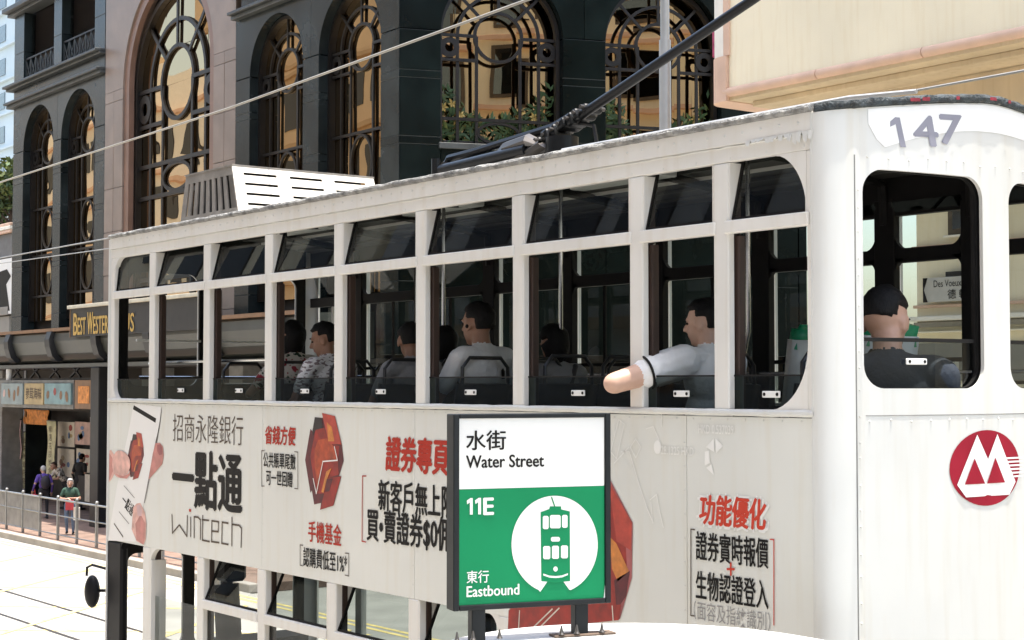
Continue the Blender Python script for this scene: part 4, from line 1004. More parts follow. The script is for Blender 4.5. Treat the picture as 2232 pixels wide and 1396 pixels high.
tbox('lower_side_panel', 'tram_wrap', -2.33, 0, .0, .03, 1.203, 2.459, bevel=.002); tbox('panel_lining', 'inside_dark', -2.33, -.05, .05, .07, 1.2, 2.46)
fillet(LP[-1] - .054, 2.4625, .10, -1, -1, .001, .04, 'tram_frame', rz=.16)
tbox('skirt', 'tram_wrap', LP[0] - .09, 0, 0, .03, .35, 1.20); tbox('far_skirt', 'tram_wrap', XL, 0, TW - .03, TW, .35, 1.20)
tbox('lower_floor', 'deck_floor', XL + .03, -.03, .05, TW - .05, .62, .70); tbox('underframe', 'joint', XL + .6, -.6, .35, TW - .35, .22, .6)
tbox('front_corner_post', 'black_paint', XL - .04, XL + .28, .0, .07, .35, 2.461, bevel=.02)
fillet(XL + .28, 2.4625, .06, 1, -1, .001, .06, 'black_paint')
for xx in (-7.0, -1.4):
    for yy in (.46, 1.62):
        w = T(MB().cyl((xx, yy - .05, .36), (xx, yy + .05, .36), .36, 24), 'wheel', 'rail_steel', smooth=True); T(MB().cyl((xx, yy - .06, .36), (xx, yy + .06, .36), .1, 12), 'hub', 'joint', w)
tbox('driver_console', 'inside_dark', XL + .12, XL + .5, .9, 1.7, .7, 1.55); tbox('ticket_box', 'black_paint', -7.22, -6.98, .55, .75, 2.16, 2.44, bevel=.03)
T(MB().tube([(-6.75, .55, 1.0), (-6.9, .55, 1.55), (-6.95, .55, 1.95), (-6.98, .55, 2.15)], .11, 10), 'driver_seat', 'inside_dark', smooth=True)
mr_ = T(MB().ball((XL - .19, -.06, 2.00), .105, 16, 12, (.85, .6, 1.35)), 'wing_mirror', 'black_paint', smooth=True)
T(MB().tube([(XL - .34, -.05, 2.12), (XL - .36, -.04, 2.19), (XL - .27, -.03, 2.22), (XL - .02, .02, 2.2)], .012, 6), 'mirror_arm', 'black_paint', mr_)
T(MB().cyl((XL - .26, -.06, 2.0), (XL, .03, 2.02), .014, 6), 'mirror_bracket', 'black_paint', mr_)

# seats and grab rails of the upper deck
def seat(x, y, w=.42, style='dark', face=-1):
    bm_, tm = ('seat_dark', 'dark_tube') if style == 'dark' else ('seat_white', 'seat_green')
    zt_ = 3.80 if style == 'dark' else 4.06
    s = T(MB().grid(lambda u, v: (x - face * (.02 + .10 * v + .02 * math.sin(math.pi * u)), y - w / 2 + w * u, 3.30 + (zt_ - 3.30) * v), 6, 5), 'seat', bm_, smooth=True, solid=.045)
    T(MB().box(x + face * .42 if face < 0 else x, x if face < 0 else x + .42, y - w / 2, y + w / 2, 3.26, 3.33), 'cushion', bm_, s, bevel=.02)
    T(MB().box(x + face * .3 - .03, x + face * .3 + .03, y - .03, y + .03, 2.92, 3.26), 'pedestal', 'dark_tube', s)
    xx = x - face * .125; h = 3.965 if style == 'dark' else 4.13
    T(MB().tube([(xx - .0, y - w / 2 + .03, 3.74 if style == 'dark' else 4.0), (xx, y - w / 2 + .035, h - .06), (xx, y - w / 2 + .09, h), (xx, y + w / 2 - .09, h), (xx, y + w / 2 - .035, h - .06), (xx, y + w / 2 - .03, 3.74 if style == 'dark' else 4.0)], .0125 if style == 'dark' else .02, 8), 'grab_loop', 'dark_tube' if style == 'dark' else 'seat_green', s, smooth=True)
    if style != 'dark':
        T(MB().grid(lambda u, v: (x - face * (.105 + .03 * v + .02 * math.sin(math.pi * u)), y - w / 2 + .02 + (w - .04) * u, 4.02 + .10 * v), 6, 2), 'head_band', 'seat_green', s, smooth=True, solid=.05)
    return s
for x in (-.62, -1.72, -2.62, -3.45, -4.35, -5.05, -5.9, -6.7): seat(x + .25, .36); seat(x + .25, .80)
for x in (-2.4, -3.4, -4.4, -5.4, -6.4): seat(x, 1.72)
seat(-1.52, 1.55, .44, 'white'); seat(-.70, 1.22, .44, 'white')
def gp(P, r=.014, mat='chrome'): T(MB().tube(P, r, 8), 'grab_pole', mat, smooth=True)
for x in (-1.55, -2.35, -3.25, -4.6, -6.0): gp([(x, 1.12, 2.92), (x, 1.12, 3.5), (x + .05, 1.02, 3.85), (x + .16, .98, 4.1), (x + .16, .98, 5.1)])
for x in (-1.95, -3.9, -5.3): gp([(x, 1.38, 2.92), (x, 1.38, 3.9), (x - .12, 1.40, 4.1), (x - .12, 1.40, 5.1)])
for z in (3.98, 3.82): gp([(XL + .15, .30, z), (-6.9, .12, z), (-5.3, .12, z)], .011) if z > 3.9 else gp([(XL + .15, 1.0, z - .02), (-7.2, 1.0, z - .02), (-7.2, 1.0, 3.3)], .011)
gp([(XL + .05, .25, 3.86), (XL + .05, 1.85, 3.86)], .012); gp([(-7.05, .95, 2.95), (-7.05, .95, 4.95)], .014, 'dark_tube')
for a, b in ((.3, .92), (1.14, 1.78)):                           # front window stays
    T(MB().box(XL - .14, XL - .12, a, b, 4.18, 4.20), 'front_window_bar', 'plate_white')
tbox('stair_screen', 'inside_dark', -7.35, -7.30, 1.15, 1.9, 2.92, 3.95); tbox('stair_rail', 'chrome', -7.36, -6.7, 1.14, 1.16, 3.95, 3.97)
tbox('notice_plate', 'plate_white', -7.296, -7.290, 1.3, 1.42, 3.78, 3.86)

# ventilator on the roof
vb = T(MB().add([(-7.42, .43, 5.10), (-6.50, .43, 5.10), (-6.50, 1.66, 5.10), (-7.42, 1.66, 5.10), (-7.38, .46, 5.55), (-6.68, .46, 5.55), (-6.68, 1.64, 5.55), (-7.38, 1.64, 5.55)],
                [(3, 2, 1, 0), (4, 5, 6, 7), (0, 1, 5, 4), (1, 2, 6, 5), (2, 3, 7, 6), (3, 0, 4, 7)]), 'roof_ventilator', 'ink_black')  # body is black so the slots read dark by colour
def vface(u, v, o):                                              # end that faces the near end of the tram
    X = -6.40 - .18 * v + o; Y0, Y1 = .355 + .02 * v, 1.735 - .02 * v; return (X, Y0 + (Y1 - Y0) * u, 5.10 + .47 * v)
def vside(u, v, o):
    X0, X1 = -7.50 + .06 * v, -6.402 - .18 * v; return (X0 + (X1 - X0) * u, .352 + .028 * v - o, 5.10 + .47 * v)
def vq(fn, u0, u1, v0, v1, mat, nm, o=0.0): T(MB().add([fn(u, v, q) for q in (o, o - .012) for u, v in ((u0, v0), (u1, v0), (u1, v1), (u0, v1))], [(0, 1, 2, 3), (7, 6, 5, 4), (0, 4, 5, 1), (1, 5, 6, 2), (2, 6, 7, 3), (3, 7, 4, 0)]), nm, mat, vb)
stiles = [(0, .07), (.295, .385), (.615, .70), (.93, 1)]
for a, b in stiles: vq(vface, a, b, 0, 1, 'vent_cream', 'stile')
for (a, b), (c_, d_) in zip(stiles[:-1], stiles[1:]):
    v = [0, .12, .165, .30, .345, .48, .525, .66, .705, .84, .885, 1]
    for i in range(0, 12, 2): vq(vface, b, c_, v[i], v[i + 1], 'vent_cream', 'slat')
vq(vside, 0, 1, 0, .25, 'vent_cream_shaded', 'side_rail'); vq(vside, 0, 1, .84, 1, 'vent_cream_shaded', 'side_rail')
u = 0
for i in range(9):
    vq(vside, u, u + (.058 if 0 < i < 8 else .08), .25, .84, 'vent_cream_shaded', 'slat'); u += .1125
vq(vside, .90, 1, .25, .84, 'vent_cream_shaded', 'slat')
T(MB().add([(-7.45, .372, 5.572), (-6.575, .372, 5.572), (-6.575, 1.722, 5.572), (-7.45, 1.722, 5.572)], [(0, 1, 2, 3)]), 'lid', 'vent_cream_shaded', vb, solid=.014)

# trolley base and pole
tb = T(MB().box(-4.45, -2.75, .86, 1.14, 5.17, 5.23), 'trolley_base', 'pole_black', bevel=.02)
for yy in (.90, 1.10):
    T(MB().tube([(-4.35, yy, 5.33), (-3.35, yy, 5.36)], .042, 10), 'spring', 'pole_black', tb, smooth=True)
    pts_ = [(-4.0 + .75 * i / 90, yy + .05 * math.cos(i * .9), 5.345 + .05 * math.sin(i * .9)) for i in range(91)]
    T(MB().cyl((-4.42, yy, 5.20), (-4.42, yy, 5.42), .035, 10), 'spring_anchor', 'pole_black', tb)
T(MB().tube([(-4.46, 1.0, 5.36), (-4.40, 1.0, 5.43), (-4.1, 1.0, 5.44), (-3.2, 1.0, 5.50), (-2.95, 1.0, 5.56)], .028, 8), 'tension_rod', 'pole_black', tb, smooth=True)
T(MB().tube([(-4.50, 1.0, 5.36 + .06 * math.cos(t)) if False else (-4.44 + .06 * math.cos(t), .99, 5.33 + .07 * math.sin(t)) for t in [i * math.pi / 6 for i in range(13)]], .02, 6), 'anchor_ring', 'pole_black', tb)
T(MB().tube([(-3.75, .95, 5.32), (-3.6, .93, 5.40), (-3.35, .92, 5.42), (-3.2, .93, 5.38), (-3.45, .92, 5.30), (-3.75, .95, 5.28)], .05, 8), 'insulator', 'rail_steel', tb, smooth=True)
T(MB().cyl((-3.1, 1.0, 5.2), (-3.1, 1.0, 5.42), .11, 16), 'swivel', 'pole_black', tb, smooth=True)
for k, (hh, ww) in enumerate(((.02, .05), (.045, .07), (.06, .05), (.03, .08), (.055, .06), (.03, .05), (.02, .05))):
    x = -3.30 + k * .08; z = 5.40 + k * .026
    T(MB().bar((x, 1.0, z), (x + ww, 1.0, z + ww * .35), .15 + .03 * (k % 2), .045 + hh * .8), 'clamp_plate', 'pole_black', tb, bevel=.02)
    T(MB().cyl((x + .03, .90, z + .015), (x + .03, 1.10, z + .015), .014, 8), 'clamp_bolt', 'rail_steel', tb)
T(MB().tube([(-2.95, 1, 5.5), (-2.75, .98, 5.45), (-2.70, .96, 5.34), (-2.62, .96, 5.22)], .014, 6), 'cable', 'pole_black', tb)
T(MB().cyl((-2.70, .96, 5.17), (-2.70, .96, 5.24), .025, 8), 'cable_gland', 'pole_black', tb)
P0 = onY(1195, 300, 1.0); P1 = onY(1640, 0, .85); d_ = P1 - P0; P2 = P0 + d_ * 1.32
pole = T(MB().tube([tuple(P0), tuple(P1), tuple(P2)], .034, 12, r2=.024), 'trolley_pole', 'pole_black', smooth=True)
T(MB().box(P2[0] - .08, P2[0] + .08, P2[1] - .03, P2[1] + .03, P2[2] - .02, P2[2] + .06), 'trolley_shoe', 'pole_black', pole, bevel=.02)
T(MB().tube([(-2.6, .6, 5.24), (-.3, .6, 5.235), (.1, .62, 5.21)], .012, 6), 'roof_conduit', 'lamp_grey', smooth=True)

# ------------------------------------------------------------------ advert printed on the side
def S(x, y, o=.004):
    p = onY(x, y, 0.0); return (p[0], -o, p[2])
def decal(name, pts, mat, o=.003):
    me = MB().poly([S(x, y, o) for x, y in pts]).mesh(name); bm = bmesh.new(); bm.from_mesh(me); bmesh.ops.triangulate(bm, faces=bm.faces); bm.to_mesh(me); bm.free()
    return link(name, me, mat, tram)
def stroke(name, pts, w, mat, o=.004):
    m = MB(); P = [S(*p, o) for p in pts]
    for i, (a, b) in enumerate(zip(P[:-1], P[1:])):
        a = np.array(a); b = np.array(b); t = b - a; t /= np.linalg.norm(t); nn = np.array([-t[2], 0, t[0]]) * w / 2; o2 = np.array([0, -.0002 * (i % 2), 0])
        m.add([a + nn - t * w / 2 + o2, b + nn + t * w / 2 + o2, b - nn + t * w / 2 + o2, a - nn - t * w / 2 + o2], [(0, 1, 2, 3)])
    return m.build(name, mat, tram)
def side_text(body, x0, x1, yt, yb, mat, off=0.0, shear=0.0, o=.004):
    xc = (x0 + x1) / 2; X0, X1 = onY(x0, yt, 0)[0], onY(x1, yt, 0)[0]; z1, z0 = onY(xc, yt, 0)[2], onY(xc, yb, 0)[2]
    return text3('advert_lettering', body, (X0, -o, z0), (X1, -o, z0), (X0, -o, z1), mat, tram, off=off, shear=shear)
side_text('招商永隆銀行', 378, 531, 905, 967, 'ink_brown', -.008)
side_text('一點通', 378, 528, 986, 1110, 'ink_black', .035)
k_ = lambda x, y: (220 + x / 2.605, 860 + y / 2.605)
for P in (((405, 685), (408, 788), (447, 742), (490, 806), (493, 690)), ((511, 700), (511, 806)), ((531, 812), (531, 695), (553, 698), (567, 712), (567, 822)),
          ((580, 690), (578, 828), (618, 836)), ((578, 712), (614, 716)), ((672, 842), (630, 836), (632, 718), (670, 724), (668, 780), (632, 776)),
          ((724, 852), (688, 846), (690, 726), (724, 732)), ((746, 700), (745, 858)), ((746, 738), (786, 744), (800, 760), (798, 866))):
    stroke('advert_wordmark', [k_(*p) for p in P], .013, 'ink_brown')
decal('advert_wordmark', [k_(502, 650), k_(514, 652), k_(514, 668), k_(502, 666)], 'ink_red', .004)
side_text('省錢方便', 579, 645, 930, 970, 'ink_red', .03, .06)
side_text('公共賬單尾數', 575, 645, 988, 1022, 'ink_black', .015); side_text('可一世回贈', 581, 638, 1027, 1060, 'ink_black', .015)
for P in (((577, 983), (571, 983), (571, 1060), (577, 1060)), ((643, 985), (650, 986), (650, 1066), (643, 1065))): stroke('advert_bracket', P, .006, 'ink_brown')
side_text('手機基金', 673, 745, 1140, 1186, 'ink_red', .02); side_text('認購費低至1%*', 662, 757, 1200, 1243, 'ink_black', .012)
for P in (((661, 1189), (655, 1188), (655, 1232), (661, 1234)), ((753, 1206), (761, 1207), (761, 1256), (753, 1254))): stroke('advert_bracket', P, .006, 'ink_brown')
side_text('證券專頁', 843, 978, 955, 1031, 'ink_red', .04, .08)
side_text('新客戶無上限', 826, 990, 1053, 1122, 'ink_black', .022); side_text('買•賣證券$0佣金', 801, 1016, 1120, 1196, 'ink_black', .022)
stroke('advert_bracket', ((799, 1038), (791, 1038), (790, 1180), (798, 1182)), .008, 'ink_red')
side_text('功能優化', 1524, 1673, 1081, 1152, 'ink_white', .10, .08, .003); side_text('功能優化', 1527, 1670, 1083, 1149, 'ink_coral', .035, .08, .0045)
side_text('證券實時報價', 1518, 1675, 1166, 1230, 'ink_black', .015); side_text('生物認證登入', 1518, 1675, 1254, 1317, 'ink_black', .015)
side_text('（面容及指紋識別）', 1513, 1680, 1322, 1364, 'ink_grey', -.005)
stroke('advert_plus', ((1594, 1229), (1594, 1253)), .011, 'ink_coral'); stroke('advert_plus', ((1587, 1241), (1601, 1241)), .0112, 'ink_coral', .0045)
stroke('advert_bracket', ((1515, 1155), (1507, 1154), (1507, 1342), (1514, 1343)), .006, 'ink_brown'); stroke('advert_bracket', ((1680, 1176), (1688, 1177), (1688, 1362)), .006, 'ink_coral')
side_text('HKD 0.537039', 1523, 1600, 927, 946, 'ink_pale', .02); side_text('28.1325 HKD', 1442, 1513, 974, 992, 'ink_pale', .02)
decal('advert_dot', [(1434 + 8 * math.cos(t), 975 + 15 * math.sin(t)) for t in [i * math.pi / 8 for i in range(16)]], 'ink_pale')
for P in (((1540, 975), (1557, 956), (1558, 986)), ((1560, 956), (1577, 972), (1562, 988)), ((1537, 985), (1547, 982), (1548, 1010), (1537, 1015)), ((1540, 1020), (1552, 1012), (1557, 1036))): decal('advert_shard', P, 'ink_pale')
for P in (((1332, 985), (1350, 915), (1362, 925), (1345, 1000), (1332, 985)), ((1375, 975), (1387, 957), (1398, 975), (1387, 998), (1375, 975)), ((1355, 985), (1373, 985), (1395, 1060), (1412, 1110), (1425, 1140)),
          ((1340, 1010), (1372, 975)), ((1418, 1090), (1432, 1078), (1440, 1120), (1447, 1150)), ((1420, 1095), (1424, 1140)), ((1410, 935), (1425, 930), (1438, 960)), ((1443, 905), (1443, 930))): stroke('advert_line', P, .005, 'ink_pale')
GEM = [('gem_dark', [(165, 120), (260, 130), (430, 105), (520, 480), (545, 695), (485, 895), (515, 905), (410, 1290), (235, 1345), (245, 1255), (155, 1275), (125, 1090), (105, 1120), (35, 685), (105, 275), (135, 310)]),
       ('gem_red', [(175, 290), (290, 260), (350, 470), (490, 500), (470, 690), (480, 880), (330, 930), (290, 1130), (190, 1130), (150, 940), (105, 640)]),
       ('gem_orange', [(210, 420), (330, 400), (420, 520), (460, 690), (275, 705), (200, 1090), (165, 760), (160, 560)]),
       ('gem_black', [(165, 120), (255, 135), (275, 262), (180, 282), (140, 370), (135, 300)]),
       ('gem_coral', [(260, 65), (430, 105), (520, 480), (352, 475)]), ('gem_amber', [(325, 185), (392, 250), (425, 440), (345, 440)]),
       ('gem_red', [(330, 925), (515, 905), (410, 1290), (235, 1345), (262, 1245), (300, 1110)]), ('gem_dark', [(325, 940), (410, 930), (360, 1100), (300, 1110)]),
       ('gem_amber', [(320, 840), (390, 795), (330, 940), (285, 1120), (255, 1110)])]
def gem(fn, base=.003, white=True):
    for i, (mt, P) in enumerate(GEM): decal('advert_gem', [fn(*p) for p in P], mt, base + .0004 * i)
    if white: stroke('advert_gem_line', [fn(*p) for p in ((430, 512), (470, 690), (278, 706), (190, 1128), (150, 935))], .009, 'ink_white', base + .0042)
gem(lambda x, y: (660 + x / 6.07, 890 + y / 6.07))
# hand holding a phone, printed at the left end
h_ = lambda x, y: (225 + x / 4.228, 870 + y / 4.228)
decal('advert_phone', [h_(*p) for p in ((285, 40), (535, 75), (520, 260), (480, 400), (375, 960), (300, 1315), (45, 1305), (130, 800), (235, 300))], 'ink_white', .0022)
decal('advert_phone_edge', [h_(*p) for p in ((537, 78), (541, 110), (495, 420), (385, 960), (376, 958), (482, 400), (522, 255))], 'ink_grey', .0026)
decal('advert_phone_bar', [h_(*p) for p in ((285, 58), (490, 180), (484, 220), (276, 95))], 'ink_black', .0026)
decal('advert_hand', [h_(*p) for p in ((45, 480), (75, 470), (105, 520), (112, 680), (80, 740), (45, 780))], 'skin_print', .0027)
gem(lambda x, y: h_(230 + (x - 35) * .29 + (y - 700) * -.02, 305 + (y - 65) * .345), .0030, False)
decal('advert_hand', [h_(150 + 108 * math.cos(t) * (1 if math.cos(t) > 0 else .55), 600 + 125 * math.sin(t)) for t in [i * math.pi / 12 for i in range(24)]], 'skin_print', .0074)
decal('advert_hand', [h_(*p) for p in ((485, 408), (525, 405), (552, 440), (560, 520), (548, 600), (470, 690), (420, 745), (440, 620), (460, 500))], 'skin_print_dark', .0030)
decal('advert_hand', [h_(*p) for p in ((280, 1000), (310, 965), (345, 958), (385, 1040), (402, 1150), (395, 1290), (378, 1345), (310, 1310), (265, 1200))], 'skin_print', .0034)
decal('advert_hand', [h_(*p) for p in ((300, 1150), (350, 1060), (392, 1150), (385, 1300), (370, 1340), (310, 1300))], 'skin_print_dark', .0038)
decal('advert_nail', [h_(*p) for p in ((500, 425), (528, 418), (546, 450), (548, 510), (520, 520), (500, 480))], 'gem_pink', .0034)
decal('advert_nail', [h_(*p) for p in ((312, 985), (342, 975), (362, 1030), (358, 1080), (322, 1075))], 'paper_pink', .0042)
decal('advert_finger_shade', [h_(*p) for p in ((60, 500), (88, 545), (96, 660), (62, 742), (48, 760), (48, 520))], 'skin_print_dark', .0031)
decal('advert_finger_shade', [h_(*p) for p in ((120, 690), (190, 712), (240, 690), (252, 660), (255, 700), (225, 735), (160, 728))], 'skin_print_dark', .0078)
text3('advert_lettering', '一點通', S(*h_(165, 960), .003), S(*h_(262, 1085), .003), S(*h_(200, 870), .003), 'ink_black', tram, off=.02)
stroke('advert_small_print', [h_(150, 1040), h_(240, 1150)], .008, 'ink_grey'); stroke('advert_small_print', [h_(105, 1150), h_(185, 1270)], .012, 'ink_brown'); stroke('advert_small_print', [h_(195, 800), h_(290, 910)], .008, 'ink_grey')
# large gem behind the stop sign
for mt, P, o in (('gem_pink', [(1180, 1010), (1325, 1035), (1380, 1140), (1378, 1260), (1352, 1350), (1108, 1375), (1112, 1322), (1150, 1200)], .003),
                 ('gem_red', [(1200, 1060), (1330, 1060), (1362, 1130), (1368, 1250), (1340, 1330), (1112, 1352), (1115, 1322), (1290, 1318)], .0034),
                 ('gem_coral', [(1328, 1050), (1378, 1140), (1376, 1200), (1345, 1180)], .0038), ('gem_amber', [(1330, 1170), (1345, 1185), (1372, 1245), (1348, 1268), (1335, 1240)], .0042),
                 ('gem_dark', [(1340, 1265), (1374, 1245), (1366, 1300), (1345, 1330)], .0042), ('gem_red', [(1110, 1330), (1355, 1318), (1350, 1352), (1108, 1378)], .0046)):
    decal('advert_gem', P, mt, o)
for P in (((1134, 1332), (1132, 1368)), ((1178, 1368), (1220, 1326)), ((1166, 1366), (1205, 1328)), ((1336, 1322), (1338, 1352))): stroke('advert_gem_line', P, .008, 'paper_white', .0052)

# ------------------------------------------------------------------ tram stop: canopy and name sign
ND = R(143.05 - 68.5); GU = np.array([math.cos(ND), math.sin(ND), 0]); GN = np.array([math.sin(ND), -math.cos(ND), 0])
GO = CAM + ray(1000, 1068) * 6.5
def G(x, y, o=0.0): return tuple(onP(x, y, GO, GN) + GN * o)
shel = thing('tram_stop_canopy', 'flat white round-ended tram stop canopy below the green sign', 'canopy', (2.0, -1.6, 0.14))
def cam2w(lat, dep): return CAM[:2] + AXH[:2] * dep + RT[:2] * lat
pA, pB, pC = (cam2w(*q) for q in ((-.33, 6.50), (.30, 7.10), (1.36, 6.48)))
M_ = np.array([2 * (pB - pA), 2 * (pC - pA)]); cc = np.linalg.solve(M_, np.array([pB @ pB - pA @ pA, pC @ pC - pA @ pA])); rr = np.linalg.norm(pA - cc)
plan = []
for i in range(33):
    a = R(90 + 180 * i / 32); plan.append((cc[0] + rr * math.cos(a), cc[1] + rr * math.sin(a)))
plan += [(cc[0] + 5.5, cc[1] - rr), (cc[0] + 5.5, cc[1] + rr)]
CZ = 2.745
MB().prism([(x, y, CZ - .12) for x, y in plan], (0, 0, .12)).build('roof_slab', 'shelter_white', shel, bevel=.03, seg=3)
for x in (cc[0] - .2, cc[0] + 2.2, cc[0] + 4.6): MB().cyl((x, cc[1], .14), (x, cc[1], CZ - .121), .06, 12).build('column', 'galvanised', shel, smooth=True)
MB().box(cc[0] + .2, cc[0] + 4.4, cc[1] - .2, cc[1] + .2, .55, .6).build('bench', 'galvanised', shel, bevel=.01)

sg = thing('tram_stop_sign', 'black-framed green and white tram stop sign reading Water Street, Eastbound', 'sign', tuple(onP(1160, 1385, GO, GN)))
zt_, zb_ = 3.678, 2.878
def gb(u0, u1, z0, z1, o0, o1):
    vs = [tuple(GO * np.array([1, 1, 0]) + GU * u + GN * o + np.array([0, 0, z])) for z in (z0, z1) for u, o in ((u0, o0), (u1, o0), (u1, o1), (u0, o1))]
    return MB().add(vs, [(3, 2, 1, 0), (4, 5, 6, 7), (0, 1, 5, 4), (1, 2, 6, 5), (2, 3, 7, 6), (3, 0, 4, 7)])
gb(-.02, .675, zb_ + .018, zt_ - .012, -.075, -.004).build('case', 'sign_black', sg, bevel=.008)
for u0, u1, z0, z1 in ((-.026, .0, zb_, zt_), (.654, .680, zb_, zt_), (.0005, .6535, zt_ - .018, zt_), (.0005, .6535, zb_, zb_ + .022)):
    gb(u0, u1, z0, z1, -.078, .010).build('frame_bar', 'sign_black', sg, bevel=.004)
zmid = 3.371
gb(.001, .653, zmid + .0005, zt_ - .0185, -.003, .0005).build('white_panel', 'sign_white', sg)
gb(.001, .653, zb_ + .0225, zmid - .0005, -.003, .0005).build('green_panel', 'sign_green', sg)
def gtext(body, x0, x1, yt, yb, mat, off=0.0):
    xm = (x0 + x1) / 2; zt2 = onP(xm, yt, GO, GN)[2]; zb2 = onP(xm, yb, GO, GN)[2]
    a = np.array(onP(x0, yb, GO, GN)); b = np.array(onP(x1, yb, GO, GN)); a[2] = b[2] = zb2; t = a.copy(); t[2] = zt2
    sft = GN * .0022; text3('sign_lettering', body, a + sft, b + sft, t + sft, mat, sg, off=off)
gtext('水街', 1016, 1102, 939, 981, 'ink_black', .018)
gtext('Water Street', 1016, 1185, 992, 1019, 'ink_black', .03)
gtext('E', 1054, 1075, 1086, 1122, 'sign_white', .04)
for xo in (1017, 1035):
    me = MB().poly([G(xo + a * 13, 1122 - b * 36 - (xo - 1017) * .03, .0023) for a, b in ((.52, 0), (1, 0), (1, 1), (.62, 1), (.0, .84), (.08, .62), (.52, .74))]).mesh('sign_lettering')
    bm = bmesh.new(); bm.from_mesh(me); bmesh.ops.triangulate(bm, faces=bm.faces); bm.to_mesh(me); bm.free(); link('sign_lettering', me, 'sign_white', sg)
gtext('東行', 1017, 1065, 1244, 1271, 'sign_white', .012)
gtext('Eastbound', 1017, 1131, 1276, 1299, 'sign_white', .025)
# round tram emblem
zq = lambda x, y: (760 + x / 2.7047, 880 + y / 2.7047)
def gpoly(pts, mat, o, nm='emblem'):
    me = MB().poly([G(*zq(*p), o) for p in pts]).mesh(nm); bm = bmesh.new(); bm.from_mesh(me); bmesh.ops.triangulate(bm, faces=bm.faces); bm.to_mesh(me); bm.free(); return link(nm, me, mat, sg)
cxx, cyy, rx, ry = 1213, 832, 254, 288
P = []
for i in range(61):
    a = R(-238 + 296 * i / 60) ; P.append((cxx + rx * math.cos(a), cyy - ry * math.sin(a) * -1 if False else cyy + ry * math.sin(a) * -1))
P = [(cxx + rx * math.cos(R(t)), cyy - ry * math.sin(R(t))) for t in np.linspace(-68, 248, 64)]
gpoly(P + [(1128, 1110), (1170, 1050), (1265, 1050), (1300, 1098)], 'sign_white', .0022)
gpoly([(1130, 640), (1180, 622), (1185, 606), (1250, 606), (1252, 624), (1302, 636), (1304, 1046), (1216, 1056), (1134, 1046)], 'sign_green', .0034)
for x0, x1, y0, y1 in ((1142, 1176, 662, 740), (1184, 1247, 657, 735), (1255, 1288, 656, 732), (1190, 1243, 786, 813), (1144, 1186, 840, 917), (1196, 1237, 838, 915), (1249, 1290, 836, 912)):
    q = 7; gpoly([(x0 + q, y0), (x1 - q, y0), (x1, y0 + q), (x1, y1 - q), (x1 - q, y1), (x0 + q, y1), (x0, y1 - q), (x0, y0 + q)], 'sign_white', .0046)
gpoly([(1217 + 13 * math.cos(t), 975 + 15 * math.sin(t)) for t in [i * math.pi / 8 for i in range(16)]], 'sign_white', .0046)
gpoly([(1145, 1002), (1180, 1014), (1217, 1017), (1255, 1013), (1290, 1000), (1290, 1010), (1255, 1024), (1217, 1028), (1180, 1025), (1145, 1013)], 'sign_white', .0046)
gpoly([(1190, 552), (1197, 550), (1216, 606), (1209, 607)], 'sign_green', .0046)
gpoly([(1500, 1160), (1512, 1045), (1514, 1150)], 'sign_white', .0030, 'torn_corner')
for xa in (1270, 1045):
    a = onP(xa, 1350, GO, GN); u = (a - GO) @ GU
    gb(u - .03, u + .03, CZ + .001, zb_ + .03, -.06, -.006).build('leg', 'sign_black', sg, bevel=.005)
    if xa > 1200: gb(u - .13, u + .15, CZ + .001, CZ + .010, -.06, .012).build('foot_plate', 'rust_wood', sg, bevel=.003)
    for q in (-.10, -.03, .085): 
        c0 = GO * np.array([1, 1, 0]) + GU * (u + q) + GN * .008; MB().tube([(*c0[:2], CZ + .014), (*c0[:2], CZ + .022), (*c0[:2], CZ + .05)], .014, 8, r2=.003).build('bolt', 'rail_steel', sg)

# ------------------------------------------------------------------ overhead wires
def wire(label, pts, r, mat):
    o = MB().tube(pts, r, 6).build('overhead_wire', mat, None, smooth=True); tag(o, label, 'wire', 'overhead tram wires'); return o
A = onZ(1150, 0, 6.2); B = onZ(0, 398, 6.2); mid = onZ(500, 236, 6.2)
dA = A - mid; dB = B - mid
wire('thick pale contact wire sloping over the tram roof', [tuple(A + dA * 1.5), tuple(A), tuple(mid), tuple(B), tuple(B + dB * 2)], .0095, 'cable_pale')
A = onY(235, 520, 4.2); B = onY(0, 563, 4.2); d = B - A
wire('grey contact wire over the far track, upper of the two at the left', [tuple(A - d * 4), tuple(B), tuple(B + d * 4)], .010, 'cable_grey')
A = onY(225, 544, 4.7); B = onY(35, 570, 4.7); d = B - A
wire('thin grey feeder wire over the far track, lower of the two at the left', [tuple(A - d * 4), tuple(B), tuple(B + d * 6)], .008, 'cable_grey')

# ------------------------------------------------------------------ people
mk('skin', (0.29, 0.155, 0.10), 0.5, var=0.10, scale=12)  # passengers' skin, its colour darkened for the dim upper deck
mk('skin_light', (0.46, 0.27, 0.19), 0.5, var=0.08, scale=12)
mk('hair_black', (0.006, 0.0055, 0.0055), 0.6, var=0.4, scale=40, bump=0.35, bscale=60, spec=0.2, stretch=(3, 3, .5))
mk('hair_grey', (0.42, 0.41, 0.40), 0.6, var=0.3, scale=60, bump=0.6, bscale=120)
mk('hair_brown', (0.09, 0.05, 0.03), 0.6, var=0.3, scale=60, bump=0.6, bscale=120)
mk('eye_dark', (0.01, 0.008, 0.007), 0.2, var=0)
mk('lip', (0.34, 0.12, 0.10), 0.5, var=0.05)
mk('tee_white', (0.62, 0.62, 0.62), 0.85, var=0.05, scale=20, bump=0.5, bscale=22)
mk('shirt_white', (0.80, 0.80, 0.79), 0.85, var=0.05, scale=20, bump=0.6, bscale=18)
mk('skin_sunlit', (0.60, 0.38, 0.28), 0.5, var=0.08, scale=12)  # paler skin: sunlight on the elbow is put into the colour
mk('tee_grey', (0.24, 0.24, 0.25), 0.85, var=0.06, scale=20, bump=0.5, bscale=22)  # tee colour lowered too, for the dim deck
